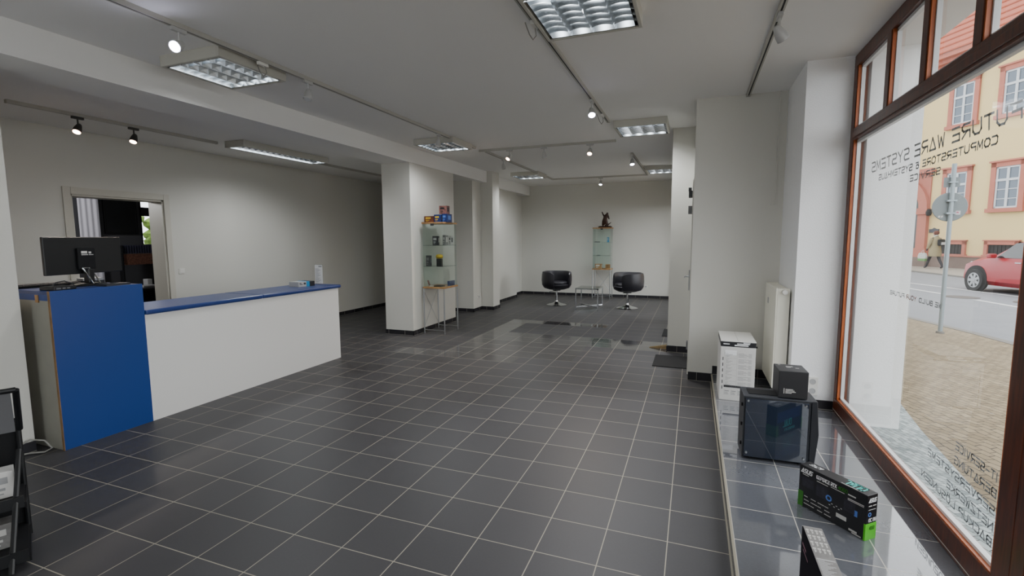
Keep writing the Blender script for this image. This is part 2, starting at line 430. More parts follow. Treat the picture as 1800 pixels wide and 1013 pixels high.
def text(mb, s, o, u, v, h, width, th, slant=0.0):
    """letters of height h filling `width` along unit u from origin o (baseline left)"""
    o = Vector(o); u = Vector(u).normalized(); v = Vector(v).normalized(); nn = u.cross(v)
    adv = 1.38; tot = 0
    for ch in s: tot += (0.8 if ch == ' ' else 0.7 if ch == 'I' else adv)
    tot -= adv - 1
    k = width / tot
    x = 0
    for ch in s:
        if ch == ' ': x += 0.8; continue
        off = -0.3 if ch == 'I' else 0
        for line in G.get(ch, []):
            for a, b in zip(line[:-1], line[1:]):
                A = Vector((((x + off + a[0]) * k + slant * a[1] * h), a[1] * h)); B = Vector((((x + off + b[0]) * k + slant * b[1] * h), b[1] * h))
                d = (B - A); L = d.length
                if L < 1e-9: continue
                d /= L; n = Vector((-d.y, d.x)) * th / 2; e = d * th / 2
                q = [A - e - n, B + e - n, B + e + n, A - e + n]
                mb.add([o + u * p.x + v * p.y + nn * 0.0 for p in q], [(0, 1, 2, 3)])
        x += 0.7 if ch == 'I' else adv
    return mb
def bars(mb, o, u, v, rects):
    """flat printed rectangles (u0,u1,v0,v1) on a face"""
    o = Vector(o); u = Vector(u).normalized(); v = Vector(v).normalized()
    for (a, b, c, d) in rects:
        mb.add([o + u * a + v * c, o + u * b + v * c, o + u * b + v * d, o + u * a + v * d], [(0, 1, 2, 3)])
    return mb

# ================================================================== ROOM SHELL
CE, CL = 2.93, 2.77          # ceiling heights: hall, strip behind the beam
BZ = 2.70                    # beam underside
XL, YB = -6.6, 12.55         # left wall, end wall
HP = 0.085                   # display platform height
struct(box('floor', 'floor_tile', (-6.6, 1.13, -3, YB, -0.12, 0)), 'dark grey tiled shop floor')
struct(box('ceiling', 'ceiling_paint', (-4.5, 1.6, -3, YB, CE, CE + .15)))
struct(box('ceiling_side', 'ceiling_paint', (-6.6, -4.5, -3, YB, CL, CL + .3)))
bm = MB().box(-4.62, -4.11, -3, 9.44, BZ, CE + .02)
struct(bm.build('ceiling_beam', 'beam_paint'))
struct(box('ceiling_beam', 'beam_paint', (-4.62, -4.2, 9.78, YB, BZ - .02, CE + .02)))
# left wall with the doorway
DY0, DY1, DZ = 3.40, 4.42, 2.05
w = MB().box(XL - .25, XL, -3, DY0, 0, 3.1).box(XL - .25, XL, DY1, YB, 0, 3.1).box(XL - .25, XL, DY0, DY1, DZ, 3.1)
struct(w.build('wall_left', 'wall_paint'))
struct(box('wall_back', 'wall_paint', (XL - .25, .3, YB, YB + .2, 0, 3.1)))
struct(MB().box(XL - .25, -3.9, -3.2, -3, 0, 3.1).box(.9, 1.6, -3.2, -3, 0, 3.1).box(-3.9, .9, -3.2, -3, 2.75, 3.1).box(-2.2, .9, -3.2, -3, 0, 2.75).build('wall_front', 'wall_paint'))
w5 = empty('fill_window', (-3.05, -3.1, 0)); w5['kind'] = 'structure'  # unseen window added behind the camera to let in fill daylight
MB().box(-.85, -.75, -.04, .04, 0, 2.75).box(.75, .85, -.04, .04, 0, 2.75).box(-.75, .75, -.04, .04, 2.65, 2.75).box(-.75, .75, -.04, .04, 0, .1).build('frame', 'window_wood', w5)
MB().add([(-.75, 0, .1), (.75, 0, .1), (.75, 0, 2.65), (-.75, 0, 2.65)], [(0, 1, 2, 3)]).build('glass_pane', 'pane_glass', w5)
struct(box('wall_left_pillar', 'wall_paint', (-5.1, -4.46, -3, 1.94, 0, BZ + .02)))
# free columns between hall and side strip
struct(box('wall_column_near', 'wall_paint', (-4.63, -4.12, 6.5, 7.95, 0, BZ + .02)))
struct(box('wall_column_middle', 'wall_paint', (-4.78, -4.25, 9.02, 9.46, 0, CE)))
struct(box('wall_column_step', 'wall_paint', (-4.62, -3.98, 9.44, 9.8, 0, CE)))
struct(box('wall_column_far', 'wall_paint', (-4.55, -4.28, 9.8, 11.72, 0, BZ)))
struct(box('wall_column_corner', 'wall_paint', (-4.75, -4.44, 12.15, YB, 0, CE)))
# right side: far wall with a daylight opening, block with door, window column
FW = MB().box(-.29, .03, 6.7, 9.2, 0, CE).box(-.29, .03, 12.3, YB, 0, CE).box(-.29, .03, 9.2, 12.3, 2.35, CE).box(-.29, .03, 9.2, 12.3, 0, .12)
struct(FW.build('wall_right_far', 'wall_paint'))
struct(MB().box(-.015, 1.58, 5.42, 6.7, 0, CE).build('wall_right_block', 'wall_paint'))
struct(box('wall_right_column', 'column_plaster', (.81, 1.22, 4.6, 5.42, 0, CE)))
struct(box('wall_outer_reveal', 'outer_plaster', (1.22, 1.56, 4.5, 5.42, -.05, 3.6)))
struct(box('wall_outer_lintel', 'outer_plaster', (1.22, 1.56, -3, 4.5, 2.96, 3.6)))
struct(box('wall_right_rear', 'wall_paint', (1.13, 1.56, -3, -1.62, 0, CE)))
struct(box('wall_right_sill', 'kerb_stone', (1.135, 1.21, -1.62, 4.6, -.12, HP - .002)))
# display platform along the shop window
struct(MB().box(.225, 1.14, -3, 5.42, 0, HP).build('floor_platform', 'platform_tile'), 'low tiled display platform under the shop window')
pt = MB().box(.214, .226, -3, 5.42, HP - .006, HP + .002)
struct(pt.build('trim_1', 'edge_trim'))
struct(MB().box(.216, .226, -3, 5.42, 0.0, HP - .006).build('trim_2', 'skirting_tile'))
struct(MB().box(.208, .216, -3, 5.42, 0.0, .006).build('trim_3', 'edge_trim'))
# cable chase on the niche wall
struct(MB().box(.735, .745, 5.405, 5.42, 1.85, CE).box(.70, .745, 5.405, 5.42, 1.84, 1.85).build('trim_4', 'wall_paint'))

# tiled skirtings (tile strip with pale joints)
SK = .075
def skirt(name, p, q, z0=0.0, h=SK, t=.012):
    """skirting from p to q (xy); room side is to the left of p->q"""
    p = Vector((p[0], p[1], 0)); q = Vector((q[0], q[1], 0)); d = (q - p); L = d.length; d /= L
    n = Vector((-d.y, d.x, 0))
    mb = MB(); mb.m = 0
    c = (p + q) / 2 + n * t / 2
    mb.obox((c.x, c.y, z0 + h / 2), d, n, (0, 0, 1), L / 2, t / 2, h / 2)
    mb.m = 1
    k = TILE
    x = k * .5
    while x < L:
        a = p + d * x + n * (t / 2)
        mb.obox((a.x, a.y, z0 + h / 2), d, n, (0, 0, 1), .002, t / 2 + .0008, h / 2 + .0006)
        x += k
    a = (p + q) / 2 + n * (t + .001)
    mb.obox((a.x, a.y, z0 + .0015), d, n, (0, 0, 1), L / 2, .002, .002)
    return struct(mb.build(name, ['skirting_tile', 'skirting_grout']))
skirt('baseboard_left', (XL, YB), (XL, DY1 + .08)); skirt('baseboard_left', (XL, DY0 - .08), (XL, 1))
skirt('baseboard_back', (-.29, YB), (-4.44, YB)); skirt('baseboard_back', (-4.75, YB), (XL, YB))
skirt('baseboard_back', (-4.44, 12.15), (-4.75, 12.15)); skirt('baseboard_back', (-4.44, YB), (-4.44, 12.15))
skirt('baseboard_left', (-4.46, 1.94), (-4.46, -3))
for a, b in (((-4.12, 6.5), (-4.63, 6.5)), ((-4.12, 7.95), (-4.12, 6.5)), ((-4.63, 6.5), (-4.63, 7.95)),
             ((-4.25, 9.02), (-4.78, 9.02)), ((-4.25, 9.44), (-4.25, 9.02)), ((-3.98, 9.44), (-4.25, 9.44)),
             ((-3.98, 9.8), (-3.98, 9.44)), ((-4.28, 11.72), (-4.28, 9.8))):
    skirt('baseboard_column', a, b)
skirt('baseboard_right', (.225, 5.42), (-.015, 5.42), h=.09); skirt('baseboard_right', (-.015, 6.7), (-.29, 6.7), h=.085)
skirt('baseboard_right', (-.29, 6.7), (-.29, YB))
skirt('baseboard_right', (.81, 5.42), (.225, 5.42), z0=HP, h=.09); skirt('baseboard_right', (.81, 4.6), (.81, 5.42), z0=HP)
skirt('baseboard_right', (1.13, 4.6), (.81, 4.6), z0=HP)

# ------------------------------------------------------------------ doorway to the back office
d1 = thing('door_1', 'cream framed open doorway in the wall behind the counter', 'door', (XL, (DY0 + DY1) / 2, 0)); d1['kind'] = 'structure'
mb = MB(); hw = (DY1 - DY0) / 2
mb.box(0, .02, -hw - .075, -hw, 0, DZ + .08).box(0, .02, hw, hw + .075, 0, DZ + .08).box(0, .02, -hw, hw, DZ, DZ + .08)
mb.build('architrave', 'frame_cream', d1, .004)
mb = MB().box(-.26, 0, -hw, -hw + .02, 0, DZ).box(-.26, 0, hw - .02, hw, 0, DZ).box(-.26, 0, -hw, hw, DZ - .02, DZ)
mb.build('lining', 'frame_cream', d1)
# office room behind
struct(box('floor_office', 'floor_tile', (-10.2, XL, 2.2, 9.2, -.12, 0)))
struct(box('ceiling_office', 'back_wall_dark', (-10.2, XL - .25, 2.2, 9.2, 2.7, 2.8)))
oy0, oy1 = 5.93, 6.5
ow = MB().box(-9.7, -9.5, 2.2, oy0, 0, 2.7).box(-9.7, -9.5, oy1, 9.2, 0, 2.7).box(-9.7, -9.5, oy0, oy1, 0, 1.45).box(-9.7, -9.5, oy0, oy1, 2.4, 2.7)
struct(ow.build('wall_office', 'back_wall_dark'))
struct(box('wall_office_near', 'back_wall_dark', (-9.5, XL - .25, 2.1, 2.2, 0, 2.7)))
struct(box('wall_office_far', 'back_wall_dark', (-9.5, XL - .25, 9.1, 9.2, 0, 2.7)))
w3 = thing('window_3', 'narrow bright office window seen through the doorway', 'window', (-9.5, (oy0 + oy1) / 2, 1.45)); w3['kind'] = 'structure'
MB().box(-.06, 0, -.285, .285, .52, .68).box(-.06, 0, -.285, -.255, 0, .95).box(-.06, 0, .255, .285, 0, .95).build('frame', 'matt_black', w3)
MB().box(-.04, -.035, -.255, .255, 0, .95).build('pane', 'pane_glass', w3)
tr = thing('garden_tree', 'sunlit green shrub outside the office window', 'shrub', (-13.2, 8.7, -.1))
mb = MB()
for i in range(60):
    a = random.random() * 2 * PI; r = random.random() ** .5 * .9; z = .7 + random.random() * 1.5
    mb.lathe([(0, -.16), (.13, -.05), (.15, .05), (0, .16)], (r * math.cos(a), r * math.sin(a), z), 7)
mb.build('foliage', 'tree_green', tr)
MB().tube([(0, 0, 0), (.03, 0, .8), (0, 0, 1.5)], .05).build('trunk', 'chipboard', tr)
struct(box('ground_yard', 'sidewalk_paving', (-22, -10.2, -2, 20, -.14, -.1)))
ol = bpy.data.lights.new('office_fill_light', 'POINT'); ol.energy = 24; ol.shadow_soft_size = .12  # fill light added to brighten the curtain, no fixture modelled
olo = bpy.data.objects.new('office_fill_light', ol); COL.objects.link(olo); olo.location = (-8.4, 3.6, 2.3)
# office contents
cu = MB()
n = 26
pts = [(4.93 + .30 * i / n, -9.40 + .006 * math.sin(i * .9)) for i in range(n + 1)]
vs = [(x, y, z) for z in (.12, 2.45) for (y, x) in pts]
cu.add(vs, [(i, i + 1, n + 2 + i, n + 1 + i) for i in range(n)])
tag(cu.build('curtain', 'curtain_white', smooth=True), 'white curtain strip on the dark office wall seen through the doorway', 'curtain')
pc = thing('wall_picture', 'large dark framed picture on the dark office wall', 'picture', (-9.5, 5.6, 1.66))
MB().box(.005, .03, -.24, .24, 0, .6).build('canvas', 'picture_dark', pc)
MB().box(0, .04, -.26, -.24, -.02, .62).box(0, .04, .24, .26, -.02, .62).box(0, .04, -.24, .24, .6, .62).box(0, .04, -.24, .24, -.02, 0).build('frame', 'matt_black', pc)
of = thing('office_rack', 'dark rack with a brown pinboard and slats below the office window', 'rack', (-9.2, 5.9, 0))
MB().box(-.02, .02, -.5, .5, 1.10, 1.29).build('pinboard', 'pegboard_brown', of)
mb = MB()
for i in range(24): mb.box(-.02, .02, -.5 + i * .042, -.5 + i * .042 + .022, 1.30, 1.44)
mb.build('slats', 'slat_purple', of)
MB().box(-.05, .05, -.52, -.5, 0, 1.44).build('upright', 'matt_black', of); MB().box(-.05, .05, .5, .52, 0, 1.44).build('upright', 'matt_black', of)
dk = thing('office_desk', 'dark office desk seen through the doorway', 'desk', (-8.6, 5.5, 0))
MB().box(-.35, .35, -.8, .8, .72, .75).build('desk_top', 'matt_black', dk)
MB().box(-.33, .33, -.78, -.75, 0, .72).build('leg', 'matt_black', dk); MB().box(-.33, .33, .75, .78, 0, .72).build('leg', 'matt_black', dk)
MB().box(-.34, -.32, -.75, .75, .1, .72).build('modesty_panel', 'matt_black', dk)
tag(MB().obox((-8.55, 5.35, .765), (1, .2, 0), (-.2, 1, 0), (0, 0, 1), .11, .15, .012).build('paper_stack', 'print_grey'), 'pale paper stack on the dark office desk', 'paper')
tag(box('desk_phone', 'light_grey', (-8.9, -8.78, 5.52, 5.6, .75, .86), bevel=.008), 'small white box on the dark office desk', 'box')

# ------------------------------------------------------------------ shop windows
XW0, XW1, XG = 1.13, 1.182, 1.168
def window(name, y0, y1, label, mullions, lettering=False):
    t = thing(name, label, 'window', (0, 0, 0)); t['kind'] = 'structure'
    zt, zb = 2.92, HP
    MB().box(XW0, XW1, y0, y1, zb, zb + .115).build('bottom_rail', 'window_wood', t, .004)
    MB().box(XW0, XW1, y0, y1, zt - .09, zt).build('head_rail', 'window_wood', t, .004)
    MB().box(XW0, XW1, y0, y0 + .11, zb + .115, zt - .09).build('post', 'window_wood', t, .004)
    MB().box(XW0, XW1, y1 - .075, y1, zb + .115, zt - .09).build('post', 'window_wood', t, .004)
    MB().box(XW0, XW1, y0 + .11, y1 - .075, 2.27, 2.36).box(XW0 - .008, XW0, y0 + .11, y1 - .075, 2.285, 2.33).build('transom', 'window_wood', t, .004)
    for y in mullions:
        MB().box(XW0, XW1, y - .035, y + .035, 2.36, zt - .09).build('mullion', 'window_wood', t, .003)
    ys = [y0 + .11] + sorted(mullions) + [y1 - .075]
    g = .022
    mb = MB(); a, b, c, d = y0 + .11, y1 - .075, zb + .115, 2.27
    def ring(mb, a, b, c, d):
        for q in ((a, a + g, c, d), (b - g, b, c, d), (a, b, c, c + g), (a, b, d - g, d)):
            mb.box(XG - .012, XG + .012, *q)
    ring(mb, a, b, c, d)
    for i in range(len(ys) - 1):
        lo = ys[i] + (.035 if i else 0); hi = ys[i + 1] - (.035 if i < len(ys) - 2 else 0)
        ring(mb, lo, hi, 2.36, zt - .09)
    mb.build('gasket', 'gasket', t)
    bd = MB()  # added side strips whose orange colour stands for daylight on posts and mullions
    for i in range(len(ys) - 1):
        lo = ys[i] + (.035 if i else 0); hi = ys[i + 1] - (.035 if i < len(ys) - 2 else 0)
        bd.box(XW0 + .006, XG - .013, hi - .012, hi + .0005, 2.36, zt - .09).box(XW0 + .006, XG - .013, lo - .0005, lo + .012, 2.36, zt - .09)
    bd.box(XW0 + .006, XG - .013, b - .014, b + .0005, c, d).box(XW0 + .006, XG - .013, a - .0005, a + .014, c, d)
    bd.build('daylit_strip', 'daylit_wood', t)
    bd = MB().box(XW0 + .006, XG - .013, a, b, c - .0005, c + .008).build('lower_daylit_strip', 'daylit_wood', t)  # bottom ledge strip, its catch of daylight put into the colour
    pane = MB().add([(XG, a, c), (XG, b, c), (XG, b, d), (XG, a, d)], [(0, 1, 2, 3)]).build('glass_pane', 'pane_glass', t)
    for i in range(len(ys) - 1):
        MB().add([(XG, ys[i], 2.36), (XG, ys[i + 1], 2.36), (XG, ys[i + 1], zt - .09), (XG, ys[i], zt - .09)], [(0, 1, 2, 3)]).build('glass_pane', 'pane_glass', t)
    return t, pane
w1, pane1 = window('window_1', 2.20, 4.59, 'large shop window with dark brown timber frame and mirrored lettering', [2.78, 3.33, 3.87])
w2, pane2 = window('window_2', -1.62, 2.20, 'next shop window beyond the timber post', [-1.0, -.35, .3, .95, 1.58])
XT = XG + .004
U, V = (0, 1, 0), (0, 0, 1)
def lettering(s, y0, y1, z0, z1, th, m='vinyl_grey', slant=0.0):
    mb = MB(); text(mb, s, (XT, y0, z0), U, V, z1 - z0, y1 - y0, th, slant)
    return mb.build('lettering', m, pane1)
lettering('FUTURE WARE SYSTEMS', 2.49, 4.17, 1.985, 2.048, .0115, slant=.15)
lettering('COMPUTERSTORE & SYSTEMHAUS', 2.64, 4.02, 1.912, 1.946, .0085)
lettering('SERVICE', 3.13, 3.50, 1.848, 1.880, .0075)
lettering('WE BUILD', 2.995, 3.25, 1.168, 1.190, .006)
lettering('YOUR', 3.29, 3.42, 1.168, 1.190, .006, 'vinyl_red')
lettering('FUTURE', 3.45, 3.67, 1.168, 1.190, .006)
for s, y1, zt in (('IT-SERVICE', 2.72, .577), ('BERATUNG', 2.72, .508), ('SERVERSYSTEME', 2.98, .436), ('NETZWERKE', 2.77, .368), ('BACKUP LÖSUNGEN', 3.03, .300)):
    lettering(s, 2.41, y1 + .02, zt - .034, zt, .0065)
struct(MB().box(XW0 - .002, XW0 + .001, 2.2, 4.59, HP + .018, HP + .021).build('trim_5', 'track_metal'))

# far right opening (daylight for the end of the hall)
w4 = thing('window_4', 'tall daylight window in the far right wall', 'window', (-.17, 10.75, .12)); w4['kind'] = 'structure'
MB().box(-.04, .04, -1.55, -1.48, 0, 2.23).box(-.04, .04, 1.48, 1.55, 0, 2.23).box(-.04, .04, -1.48, 1.48, 2.16, 2.23).box(-.04, .04, -1.48, 1.48, 0, .07).build('frame', 'window_wood', w4)
MB().add([(0, -1.48, .07), (0, 1.48, .07), (0, 1.48, 2.16), (0, -1.48, 2.16)], [(0, 1, 2, 3)]).build('glass_pane', 'pane_glass', w4)

# side door in the block (seen edge-on)
d2 = thing('door_2', 'side door in the right wall block, seen edge-on', 'door', (-.015, 6.05, 0)); d2['kind'] = 'structure'
MB().box(-.012, -.001, -.45, .45, .01, 2.15).build('door_leaf', 'wall_paint', d2)
MB().box(-.03, -.012, .25, .30, .88, 1.13).build('escutcheon', 'brushed_steel', d2)
MB().tube([(-.02, .275, 1.05), (-.075, .275, 1.05), (-.075, .16, 1.05)], .009).build('handle', 'brushed_steel', d2)
al = thing('door_closer', 'grey door closer box fixed above the side door', 'door closer', (-.027, 6.0, 1.99))
MB().box(-.042, 0, -.1, .1, 0, .07).build('body', 'dark_grey', al, .004)
MB().tube([(-.03, 0, .07), (-.03, 0, .11)], .018).build('spindle', 'dark_grey', al)
tag(box('control_box', 'mid_grey', (-.07, -.027, 5.93, 6.07, 1.80, 1.89), bevel=.004), 'small grey control box below the door closer', 'switch')
tag(box('wall_stopper', 'mid_grey', (-.05, -.016, 6.45, 6.55, .10, .20), bevel=.004), 'small grey stopper low on the wall by the side door', 'door stop')

# ================================================================== CEILING LAMPS AND TRACKS
def make_lamp(name, w, l, h, ncol, nrow, pan, label, loc, group):
    t = thing(name, label, 'ceiling lamp', loc, 0, group)
    hw_, hl, e = w / 2, l / 2, .022
    mb = MB()
    mb.box(-hw_, -hw_ + e, -hl, hl, -h, 0).box(hw_ - e, hw_, -hl, hl, -h, 0).box(-hw_ + e, hw_ - e, -hl, -hl + e, -h, 0).box(-hw_ + e, hw_ - e, hl - e, hl, -h, 0)
    mb.build('housing', 'lamp_body', t, .002)
    iw, il = hw_ - e, hl - e
    MB().add([(-iw, -il, -h + .055), (iw, -il, -h + .055), (iw, il, -h + .055), (-iw, il, -h + .055)], [(0, 1, 2, 3)]).build('reflector', pan, t)
    lv = MB()
    for i in range(1, ncol):
        x = -iw + 2 * iw * i / ncol
        lv.add([(x - .011, -il, -h + .048), (x, -il, -h + .002), (x + .011, -il, -h + .048), (x - .011, il, -h + .048), (x, il, -h + .002), (x + .011, il, -h + .048)],
               [(0, 1, 4, 3), (1, 2, 5, 4), (0, 3, 5, 2)])
    for j in range(1, nrow):
        y = -il + 2 * il * j / nrow
        for i in range(ncol):
            xa = -iw + 2 * iw * i / ncol + .004; xb = -iw + 2 * iw * (i + 1) / ncol - .004
            n_ = 6; vs = []; fs = []
            for k in range(n_ + 1):
                s_ = k / n_; x = xa + (xb - xa) * s_; dip = .012 * (1 - (2 * s_ - 1) ** 2)
                vs += [(x, y - .006, -h + .046), (x, y, -h + .003 + dip), (x, y + .006, -h + .046)]
            for k in range(n_):
                a = k * 3
                fs += [(a, a + 1, a + 4, a + 3), (a + 1, a + 2, a + 5, a + 4)]
            lv.add(vs, fs)
    for sx in (-1, 1):
        lv.add([(sx * iw, -il, -h + .05), (sx * (iw - .02), -il, -h + .002), (sx * (iw - .02), il, -h + .002), (sx * iw, il, -h + .05)], [(0, 1, 2, 3)])
    for sy in (-1, 1):
        lv.add([(-iw, sy * il, -h + .05), (-iw, sy * (il - .02), -h + .002), (iw, sy * (il - .02), -h + .002), (iw, sy * il, -h + .05)], [(0, 1, 2, 3)])
    lv.build('louvre', 'louvre_silver', t, smooth=True)
    ld = bpy.data.lights.new('tube_light', 'SPOT'); ld.energy = LAMP_W; ld.spot_size = math.radians(168); ld.spot_blend = .6; ld.shadow_soft_size = .25; ld.color = (.95, .98, 1)
    lo = bpy.data.objects.new('tube_light', ld); COL.objects.link(lo); lo.parent = t; lo.location = (0, 0, -h - .01)
    return t
LAMP_W = 22
LG = 'square louvre lamps on the ceiling'
l1 = make_lamp('ceiling_lamp', .62, .62, .08, 4, 7, 'lamp_pan', 'square louvre lamp over the counter, nearest along the long beam', (-3.565, 2.965, CE), LG)
for loc, lb in (((-.655, 2.975, CE), 'large square louvre lamp cut by the top edge of the picture'),
                ((-.64, 6.32, CE), 'square louvre lamp near the wall block on the right'),
                ((-3.45, 6.37, CE), 'square louvre lamp above the first free column'),
                ((-3.40, 10.1, CE), 'far square louvre lamp in the rear corner beside the columns'),
                ((-.62, 10.25, CE), 'far square louvre lamp half hidden by the far right wall')):
    dup(l1, loc, 0, lb)
make_lamp('ceiling_lamp', .32, 1.50, .08, 2, 15, 'lamp_pan_narrow', 'long narrow louvre lamp in the side strip behind the beam', (-5.45, 5.33, CL), None)

def track(p, q, zc, label, tee=False):
    p = Vector((p[0], p[1], 0)); q = Vector((q[0], q[1], 0)); d = q - p; L = d.length; d /= L; n = Vector((-d.y, d.x, 0))
    t = thing('light_track', label, 'light track', (p.x, p.y, zc), math.atan2(d.y, d.x), 'ceiling light tracks')
    MB().box(0, L, -.018, -.006, -.03, 0).box(0, L, .006, .018, -.03, 0).box(0, L, -.006, .006, -.012, 0).build('rail', 'track_metal', t)
    MB().box(.03, L - .03, -.0055, .0055, -.028, -.0125).build('slot', 'track_slot', t)
    MB().box(-.012, .0, -.02, .02, -.033, 0).build('end_cap', 'track_metal', t, .003)
    MB().box(L, L + .012, -.02, .02, -.033, 0).build('end_cap', 'track_metal', t, .003)
    return t
XA, XB, XC, YD, YF, XH = -3.19, -1.0, .455, 7.14, 11.17, -5.72
track((XA, -2.5), (XA, 6.88), CE, 'long light track running beside the beam above the counter')
track((XB, -2.5), (XB, 5.95), CE, 'light track down the middle of the ceiling beside the big lamp')
track((XC, -2.5), (XC, 5.38), CE, 'light track near the shop window ending at the niche')
track((-3.22, YD), (-1.10, YD), CE, 'cross light track in the middle of the hall')
track((XA + .03, 7.25), (XA + .03, YF - .03), CE, 'light track running along the far columns')
track((-3.14, YF), (-1.0, YF), CE, 'rear cross light track near the end wall')
track((XB, 8.3), (XB, YF - .03), CE, 'short light track running to the far right lamp')
track((XH, 2.55), (XH, 4.55), CL, 'light track in the side strip behind the beam')
track((-5.72, 6.15), (-5.72, 9.0), CL, 'light track beyond the long narrow lamp in the side strip')

def spot(base, aim, lens, label, body='spot_grey', power=0, along='y', warm=False, energy=0, short=False):
    """track spotlight: adapter, arm, head, lens; aim = direction of the beam"""
    t = thing('track_spotlight', label, 'spotlight', base, 0, 'track spotlights')
    a = Vector(aim).normalized()
    if along == 'y': MB().box(-.014, .014, -.05, .05, -.025, 0).build('adapter', body, t, .003)
    else: MB().box(-.05, .05, -.014, .014, -.025, 0).build('adapter', body, t, .003)
    dz = .06 if short else .085
    hc = Vector((0, 0, -dz - .02))
    MB().tube([(0, 0, -.02), (0, 0, -dz)], .007).tube([hc + Vector((0, 0, .03)), hc], .012).build('arm', body, t)
    r0, r1, L = .022, .037, .085
    o = hc - a * .03
    mb = MB().tube([o - a * .012, o, o + a * L * .55, o + a * L], [r0 * .6, r0, r1 * .93, r1], 20)
    h = mb.build('head', body, t, smooth=True)
    MB().tube([o + a * (L - .001), o + a * (L + .004)], [r1 * .86, r1 * .8], 20).build('lens', lens, t)
    if energy:
        ld = bpy.data.lights.new('spot_lamp', 'SPOT'); ld.energy = energy; ld.spot_size = math.radians(70); ld.spot_blend = .7; ld.shadow_soft_size = .03
        ld.color = (1, .86, .74) if warm else (.95, .96, 1)
        lo = bpy.data.objects.new('spot_lamp', ld); COL.objects.link(lo); lo.parent = t
        lo.location = o + a * (L + .02); lo.rotation_euler = a.to_track_quat('-Z', 'Y').to_euler()
    return t
ZT, ZL = CE - .03, CL - .03
spot((XA, 2.32, ZT), (.35, -.9, -.55), 'lens_cold', 'lit cold white spotlight next to the lamp over the counter', energy=30)
spot((XA, 3.45, ZT), (.1, -.3, -.9), 'lens_off', 'unlit clear spotlight just past the lamp over the counter')
spot((XA, 5.75, ZT), (-.1, -.2, -1), 'lens_off', 'unlit white spotlight in front of the first column lamp')
spot((XB, 4.95, ZT), (.15, -.5, -.8), 'lens_cold', 'lit cold spotlight near the end of the middle track', energy=30)
spot((-2.72, YD, ZT), (-.3, -.55, -.8), 'lens_warm', 'lit warm spotlight at the column end of the cross track', along='x', warm=True, energy=30)
spot((-2.16, YD, ZT), (.1, .2, -1), 'lens_off', 'unlit clear spotlight in the middle of the cross track', along='x')
spot((-1.46, YD, ZT), (.0, -.55, -.8), 'lens_warm', 'lit warm spotlight at the right end of the cross track', along='x', warm=True, energy=30)
spot((XA + .03, 8.0, ZT), (.2, -.1, -1), 'lens_off', 'unlit clear spotlight on the track along the far columns')
spot((-2.03, YF, ZT), (.0, -.3, -1), 'lens_cold', 'lit spotlight on the rear cross track above the glass cabinet', along='x', energy=30)
spot((XB, 8.35, ZT), (.1, -.3, -1), 'lens_cold', 'lit spotlight at the near end of the short right track', energy=30)
spot((XC, 3.52, ZT), (.55, .45, -.75), 'lens_off', 'large unlit white spotlight near the shop window')
spot((XH, 3.07, ZL), (.25, -.45, -.85), 'lens_warm', 'lit warm spotlight at the left end of the side strip track', 'spot_dark', warm=True, energy=30)
spot((XH, 3.58, ZL), (.2, -.4, -.9), 'lens_warm', 'second lit warm spotlight of the side strip track', 'spot_dark', warm=True, energy=30)

def feed(base, label):
    t = thing('ceiling_lamp_feed', label, 'cable', base, 0, 'lamp feed cables')
    MB().box(-.014, .014, -.045, .045, -.025, 0).build('adapter', 'plastic_white', t, .003)
    MB().tube([(0, .02, -.02), (.005, .03, -.07), (-.01, .01, -.10), (-.03, 0, -.07), (-.05, 0, -.02), (-.06, 0, .01)], .004, 6).build('wire', 'cable_grey', t)
feed((XA, 2.98, ZT), 'white feed adapter and loop of wire beside the lamp over the counter')
feed((XA, 6.52, ZT), 'white feed adapter beside the first column lamp')
feed((XB, 3.08, ZT), 'white feed adapter with wire loop beside the big lamp')
feed((XB, 5.55, ZT), 'white feed adapter with wire loop at the end of the middle track')

# ================================================================== COUNTER
XF = -4.245
ct = thing('tall_counter_unit', 'tall blue fronted counter unit carrying the monitor', 'counter', (XF, 2.32, 0))
MB().box(-.02, 0, -.31, .305, 0, 1.17).build('front_panel', 'blue_laminate', ct)
MB().box(-.022, .0006, -.3135, -.31, 0, 1.17).build('edge_band', 'chipboard', ct)
MB().box(-.62, -.022, -.31, -.29, 0, 1.10).build('side_panel', 'grey_laminate', ct)
MB().box(-.62, -.022, -.312, -.29, 1.10, 1.145).build('top_rail', 'blue_laminate', ct)
MB().box(-.17, -.13, -.3155, -.312, 1.085, 1.14).build('bracket', 'oak', ct)
MB().box(-.62, -.022, .285, .305, 0, 1.145).build('side_panel', 'grey_laminate', ct)
MB().box(-.64, -.0205, -.312, .305, 1.145, 1.168).build('top', 'blue_edge', ct, .002)
MB().box(-.60, -.03, -.29, .285, .55, .57).build('shelf', 'grey_laminate', ct)
lc = thing('low_counter_unit', 'long low counter with plain off-white front panel', 'counter', (XF, 3.79, 0))
MB().box(-.02, 0, -1.165, 1.165, 0, .91).build('front_panel', 'white_laminate', lc)
MB().box(-.52, -.02, 1.145, 1.165, 0, .91).build('side_panel', 'white_laminate', lc)
MB().box(-.52, -.02, -1.165, -1.145, 0, .91).build('side_panel', 'white_laminate', lc)
MB().box(-.50, -.02, -1.145, 1.145, .45, .47).build('shelf', 'grey_laminate', lc)
wt = thing('counter_worktop', 'blue worktop along the low counter with rounded front edge', 'worktop', (XF, 3.79, .91))
MB().box(-.56, .022, -1.165, .0, 0, .04).build('board', 'blue_edge', wt, .012)
MB().box(-.56, .022, .002, 1.20, 0, .04).build('board', 'blue_edge', wt, .012)

